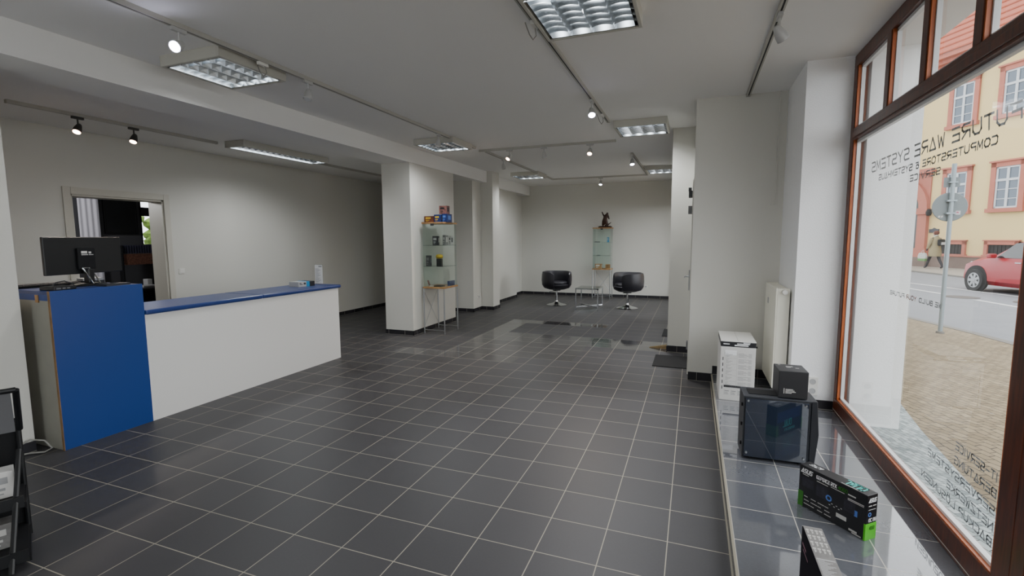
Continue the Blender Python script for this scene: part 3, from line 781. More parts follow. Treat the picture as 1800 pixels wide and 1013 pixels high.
# monitor seen from behind
mo = thing('computer_monitor', 'wide black monitor seen from behind on the tall blue counter unit', 'monitor', (-4.56, 2.405, 1.1685), math.radians(9))
MB().box(-.012, .012, -.29, .29, .095, .385).build('screen_housing', 'black_plastic', mo, .006)
MB().box(.012, .034, -.07, .06, .13, .30).build('rear_cover', 'matt_black', mo, .006)
mb = MB(); bars(mb, (.0345, -.045, .255), (0, 1, 0), (0, 0, 1), [(0, .045, 0, .02), (0, .05, -.012, -.006), (.055, .075, .0, .015), (.055, .09, -.012, -.007)])
mb.build('rating_label', 'ink_pale', mo)
sb = MB()
sb.tube([(.03, -.045, .14), (.06, -.035, .10), (.085, -.02, .03), (.085, -.01, .012)], .006, 8)
sb.tube([(.03, .005, .14), (.07, .02, .08), (.09, .035, .02), (.085, .03, .012)], .006, 8)
sb.tube([(.03, -.045, .14), (.03, .005, .14)], .006, 8)
sb.build('stand_frame', 'chrome', mo, smooth=True)
MB().box(.02, .075, -.035, .012, .02, .135).build('stand_neck', 'black_plastic', mo, .008)
MB().lathe([(.0, 0), (.12, 0), (.12, .012), (.09, .018), (0, .018)], (.02, 0, 0), 32, sx=.8).build('stand_base', 'matt_black', mo, smooth=True)
kb = thing('dock_box', 'small flat black box left of the monitor on the tall counter', 'box', (-4.36, 2.12, 1.168), math.radians(8))
MB().box(-.07, .07, -.075, .075, 0, .028).build('body', 'black_plastic', kb, .005)
mb = MB(); bars(mb, (.0705, -.06, .008), (0, 1, 0), (0, 0, 1), [(0, .03, 0, .01), (.04, .06, 0, .01), (.07, .09, 0, .01)]); mb.build('ports', 'mid_grey', kb)
tag(MB().tube([(-4.44, 2.12, 1.19), (-4.46, 2.16, 1.215), (-4.46, 2.21, 1.222), (-4.45, 2.25, 1.20), (-4.44, 2.27, 1.174)], .004, 8).build('monitor_cable', 'cable_dark', smooth=True), 'thin black cable arching from the small box to the monitor foot', 'cable')
kbd = thing('computer_keyboard', 'dark keyboard lying behind the monitor stand on the tall counter', 'keyboard', (-4.765, 2.24, 1.1685), 0)
MB().box(-.07, .07, -.2, .2, 0, .02).build('case', 'matt_black', kbd, .004)
mb = MB()
for i in range(4):
    for j in range(14): mb.box(-.055 + i * .028, -.032 + i * .028, -.19 + j * .0272, -.168 + j * .0272, .02, .026)
mb.build('keys', 'dark_grey', kbd)
tag(MB().obox((-4.36, 2.48, 1.176), (1, .1, 0), (-.1, 1, 0), (0, 0, 1), .06, .09, .008).build('paper_pad', 'dark_grey'), 'thin dark pad lying to the right of the monitor stand', 'pad')
nb = thing('notebook_stack', 'small stack of grey notebooks behind the monitor on the tall counter', 'notebooks', (-4.77, 2.54, 1.1685))
MB().obox((0, 0, .012), (1, .1, 0), (-.1, 1, 0), (0, 0, 1), .06, .075, .012).build('notebook', 'dark_grey', nb)
MB().obox((.005, 0, .034), (1, -.1, 0), (.1, 1, 0), (0, 0, 1), .055, .07, .01).build('notebook', 'light_grey', nb)
# parts box on the low counter
bx = thing('product_box', 'small grey, blue and black product box near the end of the counter', 'box', (-4.55, 4.66, .95), math.radians(-8))
MB().box(-.09, .09, -.11, .0, 0, .06).build('carton', 'light_grey', bx, .002)
MB().box(-.091, .091, .0, .045, -.0, .061).build('blue_band', 'cyan_print', bx, .001)
MB().box(-.0905, .0905, .045, .12, 0, .0605).build('dark_end', 'box_black', bx, .002)
mb = MB(); bars(mb, (.0906, -.10, .02), (0, 1, 0), (0, 0, 1), [(0, .045, .005, .012), (0, .03, .02, .028), (.06, .09, .005, .03)]); mb.build('print', 'print_dark', bx)
lf = thing('leaflet_stand', 'clear upright stand with a printed price sheet at the counter end', 'sign holder', (-4.50, 4.91, .95), math.radians(-8))
MB().obox((0, 0, .003), (1, 0, 0), (0, 1, 0), (0, 0, 1), .07, .04, .003).build('foot', 'acrylic', lf)
MB().box(-.075, .075, -.002, .002, .006, .26).build('panel', 'acrylic', lf)
MB().box(-.07, .07, -.0045, -.0025, .012, .252).build('price_sheet', 'paper_white', lf)
mb = MB(); bars(mb, (-.06, -.0052, .02), (1, 0, 0), (0, 0, 1), [(.06, .12, .205, .22)] + [(0, .05 + .06 * ((i * 7) % 5) / 5, .008 + i * .013, .013 + i * .013) for i in range(14)])
mb.build('print', 'print_grey', lf)

# switch and sockets
def plate(name, label, cat, loc, ax, holes, group=None, sw=False):
    """ax: outward normal '+x' or '-y'"""
    t = thing(name, label, cat, loc, 0 if ax == '-y' else PI / 2, group)
    n = holes
    MB().box(-.04, .04, -.012, 0, -.04 * 1 - .08 * (n - 1), .04).build('plate', 'plastic_white', t, .004)
    for i in range(n):
        z = -.08 * i
        if sw: MB().box(-.028, .028, -.017, -.012, z - .028, z + .028).build('rocker', 'plastic_white', t, .003)
        else:
            MB().lathe([(.0, -.0125), (.021, -.0125), (.0215, -.0145), (.024, -.0145), (.024, -.012)], (0, 0, z), 24, 'y').build('socket_ring', 'light_grey', t)
    return t
plate('light_switch', 'white light switch right of the doorway behind the counter', 'switch', (XL, 4.60, 1.10), '+x', 1, sw=True)
plate('wall_socket', 'white socket low on the middle column step', 'socket', (-4.25, 9.26, .30), '+x', 1)
plate('wall_socket', 'white socket on the end wall beside the swivel chair on the right', 'socket', (-1.10, YB, .30), '-y', 1)
plate('wall_socket', 'white double socket on the window column behind the computer case', 'socket', (.975, 4.6, .315), '-y', 2)
tag(MB().tube([(-4.44, 1.86, .08), (-4.43, 1.90, .10), (-4.36, 1.95, .085), (-4.31, 1.965, .03), (-4.33, 1.93, .012), (-4.40, 1.88, .012), (-4.46, 1.80, .012)], .006, 8).build('wall_cable', 'cable_grey', smooth=True), 'grey cable loop at the skirting beside the tall blue counter unit', 'cable')

# ================================================================== GLASS CABINETS
def cabinet(label, x0, x1, y0, y1, back):
    """back: side with the cross brace ('-x' or '+y')"""
    t = thing('glass_cabinet', label, 'display cabinet', ((x0 + x1) / 2, (y0 + y1) / 2, 0), 0, 'glass display cabinets on steel legs')
    hx, hy = (x1 - x0) / 2, (y1 - y0) / 2; zb, zt = .735, 1.765; r = .011
    for sx in (-1, 1):
        for sy in (-1, 1):
            MB().tube([(sx * (hx - r), sy * (hy - r), 0), (sx * (hx - r), sy * (hy - r), zb)], r, 10).build('leg', 'brushed_steel', t, smooth=True)
    for sy in (-1, 1):
        MB().tube([(-hx + r, sy * (hy - r), .06), (hx - r, sy * (hy - r), .06)], .008, 8).build('foot_rail', 'brushed_steel', t)
    if back == '+y': c = [((-hx + r, hy - r, .10), (hx - r, hy - r, .70)), ((hx - r, hy - r, .10), (-hx + r, hy - r, .70))]
    else: c = [((-hx + r, -hy + r, .10), (-hx + r, hy - r, .70)), ((-hx + r, hy - r, .10), (-hx + r, -hy + r, .70))]
    for a, b in c: MB().tube([a, b], .004, 6).build('cross_brace', 'brushed_steel', t)
    MB().box(-hx, hx, -hy, hy, zb, zb + .025).build('base_board', 'oak', t, .003)
    MB().box(-hx, hx, -hy, hy, zt, zt + .025).build('top_board', 'oak', t, .003)
    g = .003; ix, iy = hx - .012, hy - .012
    for nm, b in (('glass_side', (-ix, -ix + g, -iy, iy)), ('glass_side', (ix - g, ix, -iy, iy)), ('glass_front', (-ix + g, ix - g, -iy, -iy + g)), ('glass_back', (-ix + g, ix - g, iy - g, iy))):
        MB().box(b[0], b[1], b[2], b[3], zb + .025, zt).build(nm, 'cabinet_glass', t)
    for z in (1.085, 1.42):
        MB().box(-ix + .004, ix - .004, -iy + .004, iy - .004, z, z + .006).build('glass_shelf', 'shelf_glass', t)
    MB().box(-.03, .03, -hy - .004, -hy, zt - .03, zt + .005).build('lock', 'dark_grey', t)
    return t
C1 = (-4.065, -3.675, 6.72, 7.20)
cabinet('tall glass cabinet on thin steel legs beside the first free column', *C1, '-x')
C2 = (-2.385, -1.92, 12.08, 12.46)
cabinet('tall glass cabinet on thin steel legs against the end wall', *C2, '+y')
def carton(name, label, cat, loc, size, m, rz=0.0, print_m=None, lid=None, group=None):
    t = thing(name, label, cat, loc, rz, group); a, b, h = size[0] / 2, size[1] / 2, size[2]
    MB().box(-a, a, -b, b, 0, h).build('carton', m, t, .002)
    if print_m:
        mb = MB(); bars(mb, (-a, -b - .0006, 0), (1, 0, 0), (0, 0, 1), [(a * .3, a * 1.4, h * .55, h * .8), (a * .3, a * 1.1, h * .3, h * .4), (a * .3, a * .9, h * .15, h * .2)])
        mb.build('print', print_m, t)
        mb = MB(); bars(mb, (a + .0006, -b, 0), (0, 1, 0), (0, 0, 1), [(b * .4, b * 1.5, h * .3, h * .8)]); mb.build('print', print_m, t)
    return t
zt = 1.79
carton('product_box', 'flat box with orange picture on top of the column cabinet', 'box', (-3.97, 6.84, zt), (.17, .09, .10), 'box_orange', 0, 'box_yellow')
carton('product_box', 'blue box with a yellow ring print on top of the column cabinet', 'box', (-3.815, 6.84, zt), (.12, .10, .12), 'box_blue', .1, 'box_yellow')
carton('product_box', 'wider blue box at the right end on top of the column cabinet', 'box', (-3.70, 6.90, zt), (.09, .18, .13), 'box_blue', .05, 'box_blue_light')
carton('product_box', 'dark picture box standing on the blue box on the column cabinet', 'box', (-3.745, 6.90, zt + .1305), (.13, .12, .13), 'box_photo', .05, 'box_black')
carton('product_box', 'black box on the upper shelf of the column cabinet', 'box', (-3.88, 6.85, 1.426), (.10, .05, .145), 'dark_grey', .1, 'ink_pale')
carton('product_box', 'grey box on the upper shelf of the column cabinet', 'box', (-3.76, 6.95, 1.426), (.05, .10, .16), 'mid_grey', 0, 'ink_pale')
carton('product_box', 'pale box at the back of the upper shelf of the column cabinet', 'box', (-3.74, 7.10, 1.426), (.04, .08, .15), 'card_grey', 0, 'print_dark')
carton('product_box', 'dark leaning box on the lower shelf of the column cabinet', 'box', (-3.99, 6.80, 1.091), (.09, .035, .17), 'dark_grey', -.15, 'mid_grey')
fl = thing('flower_box', 'black box with a round yellow top on the lower shelf of the column cabinet', 'box', (-3.84, 6.88, 1.091))
MB().box(-.04, .04, -.03, .03, 0, .12).build('carton', 'box_black', fl, .002)
MB().lathe([(0, .12), (.05, .125), (.062, .15), (.05, .18), (.02, .19), (0, .19)], (0, 0, 0), 16).build('yellow_top', 'box_yellow', fl, smooth=True)
bk = thing('phone_holder', 'small red and white tilted holder at the bottom of the column cabinet', 'holder', (-3.99, 6.82, .76))
MB().obox((.03, 0, .006), (1, 0, 0), (0, 1, 0), (0, 0, 1), .035, .02, .006).build('foot', 'paper_white', bk)
MB().obox((-.02, 0, .05), (.4, 0, -1), (0, 1, 0), (1, 0, .4), .05, .02, .004).build('plate', 'box_photo', bk)
tag(box('flat_case', 'matt_black', (-3.90, -3.76, 6.78, 6.90, .76, .775), bevel=.003), 'flat black case lying at the bottom of the column cabinet', 'case')
tag(box('blue_card', 'box_blue', (-3.74, -3.71, 6.95, 7.15, .76, .84), bevel=.002), 'dark blue card box standing at the bottom of the column cabinet', 'box')
carton('product_box', 'small bright blue box on the upper shelf of the end wall cabinet', 'box', (-2.01, 12.2, 1.426), (.05, .05, .12), 'cyan_print', 0, 'ink_pale')
tag(box('flat_case', 'matt_black', (-2.34, -2.22, 12.14, 12.26, 1.426, 1.443), bevel=.003), 'flat black device on the upper shelf of the end wall cabinet', 'case')
tag(box('flat_case', 'dark_grey', (-2.28, -2.20, 12.14, 12.24, 1.091, 1.103), bevel=.003), 'flat grey device on the lower shelf of the end wall cabinet', 'case')
carton('wooden_box', 'wide tan box with white label at the bottom of the end wall cabinet', 'box', (-2.24, 12.2, .76), (.17, .10, .12), 'oak', 0, 'paper_white')
carton('wooden_box', 'narrow tan box at the bottom right of the end wall cabinet', 'box', (-2.00, 12.2, .76), (.12, .09, .11), 'oak', 0, 'chipboard')

def skin(name, verts, edges, radii, m, parent=None, levels=2, root=0):
    me = bpy.data.meshes.new(name); me.from_pydata(verts, edges, []); me.materials.append(M[m])
    o = bpy.data.objects.new(name, me); COL.objects.link(o)
    if parent is not None: o.parent = parent
    sk = o.modifiers.new('skin', 'SKIN'); sk.use_smooth_shade = True
    for i, r in enumerate(radii):
        d = me.skin_vertices[0].data[i]; d.radius = (r, r) if not isinstance(r, tuple) else r; d.use_root = (i == root)
    ss = o.modifiers.new('sub', 'SUBSURF'); ss.levels = levels; ss.render_levels = levels
    return o
st = thing('bronze_statuette', 'small dark bronze figure with raised arm on top of the end wall cabinet', 'statue', (-2.10, 12.25, 1.79))
MB().lathe([(0, 0), (.17, 0), (.18, .02), (.14, .04), (0, .04)], (0, 0, 0), 24, sx=1, sy=.6).build('plinth', 'bronze', st, smooth=True)
skin('figure', [(0, 0, .16), (.0, 0, .23), (.03, 0, .30), (.05, 0, .345), (.06, -.01, .375), (-.05, 0, .09), (-.06, 0, .035), (.05, 0, .10), (.07, 0, .035),
                (-.03, 0, .29), (-.06, 0, .34), (-.085, 0, .40), (.08, 0, .27), (.10, 0, .20), (-.07, 0, .17)],
     [(0, 1), (1, 2), (2, 3), (3, 4), (0, 5), (5, 6), (0, 7), (7, 8), (2, 9), (9, 10), (10, 11), (2, 12), (12, 13), (0, 14)],
     [.055, .05, .045, .022, .035, .035, .025, .032, .025, .024, .018, .012, .022, .015, .03], 'bronze', st, 1)
MB().tube([(-.01, .0, .05), (.08, .02, .08), (.15, .0, .13)], [.02, .016, .006], 8).build('scroll', 'bronze', st, smooth=True)

# ================================================================== CHAIRS AND TABLE
def make_chair(label, loc, rz):
    t = thing('tub_chair', label, 'chair', loc, rz, 'dark leather swivel tub chairs')
    # shell: walls from angle 52..308 deg (front = +x), profile lofted
    shell = MB(); n = 36; a0, a1 = math.radians(40), math.radians(320)
    prof = [(.20, .37), (.29, .40), (.335, .47), (.345, .58), (.340, .70), (.325, .765), (.295, .775), (.275, .755), (.265, .66), (.262, .55), (.258, .47)]
    vs = []
    for i in range(n + 1):
        a = a0 + (a1 - a0) * i / n
        e = min(1, min(i, n - i) / 3.0); e = math.sin(e * PI / 2)
        for (r, z) in prof:
            zz = .37 + (z - .37) * (.86 + .14 * e) if z > .5 else z
            rr = .29 + (r - .29) * (.55 + .45 * e) if z > .45 else r
            vs.append((rr * 1.02 * math.cos(a), rr * math.sin(a), zz))
    k = len(prof); fs = []
    for i in range(n):
        for j in range(k - 1):
            fs.append((i * k + j, (i + 1) * k + j, (i + 1) * k + j + 1, i * k + j + 1))
    fs.append(tuple(range(k))); fs.append(tuple(n * k + j for j in range(k))[::-1])
    shell.add(vs, fs)
    shell.build('backrest', 'leather', t, smooth=True)
    MB().lathe([(0, .36), (.19, .365), (.26, .40), (.29, .45), (.295, .475), (.27, .49), (0, .49)], (.005, 0, 0), 40).build('seat', 'leather', t, smooth=True)
    MB().lathe([(0, .485), (.22, .485), (.25, .495), (.257, .52), (.24, .542), (.15, .55), (0, .55)], (.015, 0, 0), 40).build('cushion', 'leather', t, smooth=True)
    MB().lathe([(0, .33), (.09, .335), (.09, .36), (0, .36)], (0, 0, 0), 24).build('swivel_plate', 'dark_grey', t)
    MB().lathe([(.026, .10), (.026, .22), (.019, .22), (.019, .345), (0, .345)], (0, 0, 0), 20).build('gas_column', 'chrome', t, smooth=True)
    MB().tube([(.0, .02, .325), (.0, -.16, .315), (.0, -.20, .30)], .006, 8).build('lever', 'chrome', t)
    MB().lathe([(0, 0), (.225, 0), (.23, .006), (.18, .022), (.09, .045), (.04, .075), (.032, .11), (0, .11)], (0, 0, 0), 40).build('base', 'chrome', t, smooth=True)
    return t
ch = make_chair('dark leather swivel tub chair left of the glass table, opening to the right', (-2.92, 10.68, 0), math.radians(-47))
dup(ch, (-1.32, 10.66, 0), math.radians(216), 'dark leather swivel tub chair right of the glass table, turned away to the left')
tb = thing('glass_side_table', 'square glass side table with chrome frame between the chairs', 'table', (-2.08, 10.28, 0))
for sx in (-1, 1):
    for sy in (-1, 1):
        MB().box(sx * .235 - .011, sx * .235 + .011, sy * .27 - .011, sy * .27 + .011, 0, .465).build('leg', 'chrome', tb, .002)
MB().box(-.246, .246, -.281, -.26, .445, .465).box(-.246, .246, .26, .281, .445, .465).box(-.246, -.225, -.26, .26, .445, .465).box(.225, .246, -.26, .26, .445, .465).build('top_frame', 'chrome', tb, .002)
MB().obox((0, 0, .07), (.235, .27, 0), (-.27, .235, 0), (0, 0, 1), .35, .011, .011).obox((0, 0, .07), (.235, -.27, 0), (.27, .235, 0), (0, 0, 1), .35, .011, .0105).build('cross_stretcher', 'chrome', tb)
MB().box(-.245, .245, -.28, .28, .4655, .4735).build('tabletop', 'table_glass', tb, .002)

# doormats and wedge
tag(box('door_mat', 'doormat', (-.42, -.03, 5.86, 6.45, .0, .009), bevel=.003), 'dark rectangular doormat by the side door', 'doormat')
tag(box('door_mat', 'doormat', (-.42, -.30, 7.72, 8.35, .0, .009), bevel=.003), 'small dark mat strip beyond the far right wall corner', 'doormat')
wd = MB().add([(-.54, 6.86, 0), (-.54, 6.90, 0), (-.30, 6.84, 0), (-.30, 6.96, 0), (-.52, 6.88, .012), (-.30, 6.87, .05), (-.30, 6.93, .05)],
              [(0, 2, 3, 1), (0, 4, 5, 2), (1, 3, 6, 4), (0, 1, 4), (4, 6, 5), (2, 5, 6, 3)])
tag(wd.build('door_wedge', 'wedge_brown'), 'brown tapering door wedge on the floor at the far right wall corner', 'door wedge')

# ================================================================== RADIATOR
ra = thing('radiator', 'white flat panel radiator standing end-on in the niche', 'radiator', (.75, 5.03, 0))
z0, z1 = .19, 1.085
MB().box(-.062, -.05, -.31, .33, z0, z1).build('front_panel', 'radiator_white', ra, .004)
MB().box(.035, .045, -.31, .33, z0 + .01, z1 - .01).build('rear_panel', 'radiator_white', ra, .003)
MB().box(-.05, .046, -.312, -.304, z0 + .005, z1 - .002).build('end_cover', 'radiator_white', ra, .004)
MB().box(-.05, .046, .322, .33, z0 + .005, z1 - .002).build('end_cover', 'radiator_white', ra, .004)
mb = MB()
for i in range(22): mb.box(-.046, .034, -.295 + i * .028, -.280 + i * .028, z1 - .02, z1 - .006)
mb.build('top_grille', 'radiator_white', ra)
mb = MB()
for i in range(16): mb.box(-.048, .034, -.28 + i * .037, -.277 + i * .037, z0 + .03, z1 - .03)
mb.build('fins', 'light_grey', ra)
MB().lathe([(0, -.05), (.020, -.048), (.022, -.03), (.022, 0), (.014, .006), (0, .006)], (.0, -.318, z1 - .03), 20, 'y').build('valve', 'plastic_white', ra, smooth=True)
MB().box(-.0635, -.062, .10, .16, .90, .955).build('rating_label', 'light_grey', ra)
for y in (-.25, .27): MB().box(-.01, .058, y - .015, y + .015, z0 + .1, z0 + .14).build('bracket', 'light_grey', ra)
MB().tube([(-.01, -.20, z0), (-.01, -.20, HP)], .009).tube([(-.01, -.26, z0), (-.01, -.26, HP)], .009).build('pipes', 'radiator_white', ra)

# ================================================================== BOXES AND COMPUTER ON THE PLATFORM
bb = thing('large_carton', 'tall white printed computer carton on the platform beside the niche', 'carton', (.395, 4.81, HP))
MB().box(-.14, .14, -.24, .24, 0, .485).build('carton', 'card_grey', bb, .003)
MB().box(-.1405, .1405, -.2405, .2405, .485, .53).build('black_band', 'box_black', bb, .003)
MB().box(-.141, -.001, -.241, .241, .53, .536).build('lid_flap', 'box_lid', bb, .001)
MB().box(.001, .141, -.241, .241, .53, .536).build('lid_flap', 'box_lid', bb, .001)
mb = MB(); o = (-.14, -.2412, 0)
rc = []
for r in range(6):
    zz = .435 - r * .052
    rc += [(.035, .135, zz - .001, zz), (.035, .036, zz - .05, zz), (.134, .135, zz - .05, zz)]
    for k in range(5):
        rc += [(.045, .06 + .05 * ((r + k * 3) % 4) / 4, zz - .012 - k * .008, zz - .0095 - k * .008), (.145, .19 + .06 * ((r * 2 + k) % 3) / 3, zz - .008 - k * .008, zz - .0055 - k * .008), (.225, .25, zz - .008 - k * .008, zz - .0055 - k * .008)]
for k in range(4): rc += [(.04 + k * .055, .042 + k * .055, .05, .10), (.045 + k * .055, .075 + k * .055, .055, .06), (.045 + k * .055, .07 + k * .055, .068, .073), (.045 + k * .055, .08 + k * .055, .082, .09)]
bars(mb, o, (1, 0, 0), (0, 0, 1), rc); mb.build('print', 'print_grey', bb)
mb = MB(); bars(mb, o, (1, 0, 0), (0, 0, 1), [(.035, .17, .118, .138)] + [(.018, .024, .36 - i * .052, .39 - i * .052) for i in range(6)]); mb.build('print', 'print_dark', bb)
mb = MB(); bars(mb, o, (1, 0, 0), (0, 0, 1), [(.035, .13, .41, .455)]); mb.build('white_field', 'ink_white', bb)
mb = MB(); bars(mb, (-.14, -.2412, 0), (1, 0, 0), (0, 0, 1), [(.02, .07, .505, .513), (.11, .22, .495, .505), (.13, .23, .510, .518), (.18, .235, .521, .526)]); mb.build('print', 'ink_white', bb)
MB().tube([(.1405, -.20, .485), (.155, -.20, .485)], .008, 8).build('handle_plug', 'matt_black', bb)

pcx, pcy = .34, 3.355
pc_ = thing('computer_case', 'black tower computer with dark glass side panel on the platform', 'computer', (pcx, pcy, HP), math.radians(2))
L, D_, H_ = .40, .205, .425
MB().box(0, L - .02, .004, D_, .018, H_ - .01).build('chassis', 'pc_case', pc_, .003)
MB().box(.008, L - .035, -.002, .004, .022, H_ - .016).build('glass_panel', 'pc_glass', pc_, .001)
MB().prism([(L - .02, .012), (L + .012, .012), (L + .028, .21), (L + .012, H_), (L - .02, H_)], (0, 0, 0), (1, 0, 0), (0, 0, 1), (0, 1, 0), D_).build('front_bezel', 'pc_case', pc_, .004)
MB().box(-.004, L - .015, 0, D_, H_ - .01, H_).build('top_cover', 'pc_top', pc_, .003)
MB().box(.03, .30, .05, D_ - .04, H_, H_ + .004).build('dust_filter', 'matt_black', pc_, .002)
mb = MB(); bars(mb, (L - .055, .10, H_ + .0008), (1, 0, 0), (0, 1, 0), [(0, .03, 0, .03)]); mb.build('sticker', 'ink_white', pc_)
for (x, z) in ((.022, .05), (.022, H_ - .03), (L - .05, H_ - .03), (L - .05, .05)):
    MB().lathe([(0, -.012), (.006, -.012), (.007, -.004), (.007, -.002)], (x, 0, z), 12, 'y').build('thumb_screw', 'brushed_steel', pc_)
for z in (.09, .22, .35): MB().box(-.014, -.004, .02, .035, z, z + .02).build('rear_screw', 'matt_black', pc_)
MB().box(-.004, 0, .004, D_ - .004, .018, H_ - .01).build('rear_plate', 'dark_grey', pc_)
for x in (.05, .33):
    MB().box(x, x + .04, .02, .05, 0, .018).build('foot', 'matt_black', pc_); MB().box(x, x + .04, D_ - .05, D_ - .02, 0, .018).build('foot', 'matt_black', pc_)

cb = thing('cooler_carton', 'small black cube shaped carton standing on the computer case', 'carton', (.533, 3.378, HP + H_ + .0045), math.radians(2))
MB().box(0, .165, 0, .19, 0, .172).build('carton', 'box_black', cb, .003)
mb = MB(); bars(mb, (0, -.0006, 0), (1, 0, 0), (0, 0, 1), [(.03, .034, .028, .062)] + [(.04, .075 + .03 * ((i * 3) % 4) / 4, .03 + i * .008, .034 + i * .008) for i in range(4)])
mb.build('print', 'ink_pale', cb)
mb = MB(); bars(mb, (0, 0, .1726), (1, 0, 0), (0, 1, 0), [(.06, .10, .12, .135), (.06, .085, .10, .11), (.11, .13, .09, .10), (.02, .035, .16, .17)])
mb.build('print', 'ink_pale', cb)

# graphics card carton
gd = math.atan2(2.60 - 2.87, .81 - .575)
gp = thing('graphics_card_carton', 'long black graphics card carton with green corners standing on the platform', 'carton', (.575, 2.872, HP), gd)
gl, gt, gh = .352, .074, .226
MB().box(0, gl, 0, gt, 0, gh).build('carton', 'gpu_black', gp, .002)
mb = MB().box(gl - .008, gl + .0007, -.0007, gt + .0007, -.0, .083); mb.build('green_corner', 'gpu_green', gp)
mb = MB().box(-.0007, .028, -.0007, gt + .0007, 0, .083); mb.build('green_corner', 'gpu_green_dark', gp)
fo = (0, -.0009, 0); eo = (gl + .0009, 0, 0); to = (0, 0, gh + .0009)
def letter(*a, m='ink_white', **k):
    mb = MB(); text(mb, *a, **k); return mb.build('lettering', m, gp)
letter('ASUS', (.012, -.0009, gh - .036), (1, 0, 0), (0, 0, 1), .020, .058, .0052, slant=.25)
letter('GEFORCE RTX', (.098, -.0009, gh - .036), (1, 0, 0), (0, 0, 1), .016, .105, .0036)
letter('ASUS', (gl + .0011, .012, gh - .036), (0, 1, 0), (0, 0, 1), .017, .048, .0046, slant=.25)
letter('OC 8G', (gl + .0011, .018, .092), (0, 1, 0), (0, 0, 1), .015, .05, .004)
letter('ASUS', (.095, gt * .72, gh + .0011), (-1, 0, 0), (0, -1, 0), .02, .06, .005, slant=.25)
letter('4060', (.212, -.0009, gh - .036), (1, 0, 0), (0, 0, 1), .016, .046, .0034, m='gpu_green_dark')
letter('4060', (gl + .0011, .026, .05), (0, 1, 0), (0, 0, 1), .016, .034, .003, m='gpu_green_dark')
letter('DUAL', (.315, gt * .84, gh + .0011), (-1, 0, 0), (0, -1, 0), .042, .095, .0075, m='ink_teal')
# front face of the carton (turned to the computer case)
letter('DUAL', (.20, gt + .0009, .06), (-1, 0, 0), (0, 0, 1), .045, .11, .008, m='ink_teal')
letter('ASUS', (.33, gt + .0009, gh - .04), (-1, 0, 0), (0, 0, 1), .022, .07, .005, slant=.25)
letter('GEFORCE RTX', (.25, gt + .0009, .025), (-1, 0, 0), (0, 0, 1), .015, .14, .004, m='ink_teal')
mb = MB(); bars(mb, (.34, gt + .0007, 0), (-1, 0, 0), (0, 0, 1), [(.02, .33, .10, .18)]); mb.build('cover_picture', 'box_blue', gp)
def prints(o, u, v, rects, m='ink_pale', name='print'):
    mb = MB(); bars(mb, o, u, v, rects); return mb.build(name, m, gp)
for r in ((.018, .085, .115, .165), (.10, .165, .10, .165), (.245, .30, .10, .16)): prints(fo, (1, 0, 0), (0, 0, 1), [r], 'gpu_image', 'picture')
rc = [(.02, .055, .178, .182), (.10, .16, .175, .179), (.175, .245, .180, .183), (.262, .30, .185, .191), (.262, .34, .166, .170), (.262, .34, .160, .163), (.21, .262, .045, .066), (.275, .315, .012, .022), (.29, .335, .004, .010)]
for i in range(4):
    for j in range(3): rc.append((.035 + i * .038, .035 + i * .038 + .02 + .008 * ((i + j) % 3), .062 - j * .02, .066 - j * .02))
for i in range(6): rc.append((.17 + i * .012, .178 + i * .012, .085 + .01 * (i % 2), .089 + .01 * (i % 2)))
for r in (rc[0:1], rc[1:2], rc[2:3], rc[3:6], rc[6:7], rc[7:9], rc[9:21], rc[21:]): prints(fo, (1, 0, 0), (0, 0, 1), r)
prints(eo, (0, 1, 0), (0, 0, 1), [(.012, .035, .168, .173), (.042, .064, .168, .173), (.012, .062, .150, .153)])
prints(to, (1, 0, 0), (0, 1, 0), [(.22, .30, .006, .010)])
MB().lathe([(.009, -.0010), (.016, -.0010)], (.168, 0, .118), 20, 'y', cap=False).build('medallion', 'box_blue_light', gp)
mb = MB()
for k in range(20):
    a, b = 2 * PI * k / 20, 2 * PI * (k + 1) / 20
    mb.add([(gl + .0012, .022 + r * math.cos(q), .128 + r * math.sin(q)) for (r, q) in ((.006, a), (.011, a), (.011, b), (.006, b))], [(0, 1, 2, 3)])
mb.build('medallion', 'box_blue_light', gp)
prints(fo, (1, 0, 0), (0, 0, 1), [(.296, .312, .095, .125)], 'box_blue_light', 'badge')

# motherboard carton at the bottom edge
mc = thing('mainboard_carton', 'tall black carton with grey printed narrow side at the bottom picture edge', 'carton', (.452, 1.83, HP))
MB().box(0, .07, 0, .325, 0, .268).build('carton', 'mobo_black', mc, .002)
MB().box(.003, .0695, .003, .3225, .268, .2688).build('printed_top', 'mobo_grey', mc)
mb = MB(); rc = []
for i in range(4):
    for j in range(4):
        y = .30 - i * .042; x = .007 + j * .0155
        rc += [(x, x + .011, y - .006, y + .004), (x + .003, x + .006, y - .026, y - .008), (x + .007, x + .009, y - .022, y - .01)]
bars(mb, (0, 0, .2694), (1, 0, 0), (0, 1, 0), rc); mb.build('print', 'ink_pale', mc)
mb = MB(); rc = [(.006, .066, .105, .112)]
for i in range(14): rc.append((.008, .03 + .034 * ((i * 5) % 7) / 7, .098 - i * .007, .1015 - i * .007))
bars(mb, (0, 0, .2694), (1, 0, 0), (0, 1, 0), rc); mb.build('print', 'light_grey', mc)
mb = MB(); bars(mb, (-.0006, 0, 0), (0, 1, 0), (0, 0, 1), [(.235, .30, .205, .215), (.20, .285, .188, .195)]); mb.build('print', 'mobo_pink', mc)
mb = MB(); mb.add([(-.0006, .20, .02), (-.0006, .24, .02), (-.0006, .19, .13), (-.0006, .175, .13)], [(0, 1, 2, 3)]); mb.build('print', 'mobo_pink', mc)
mb = MB().box(.0, .07, .325, .3258, .2, .268); mb.build('lid_edge', 'ink_pale', mc)

# ================================================================== DISPLAY RACK (bottom left)
RK = (-2.854, 1.188, 0); RZ = math.radians(65.7)
rk = thing('display_rack', 'black tiered display rack at the bottom left edge of the picture', 'rack', RK, RZ)
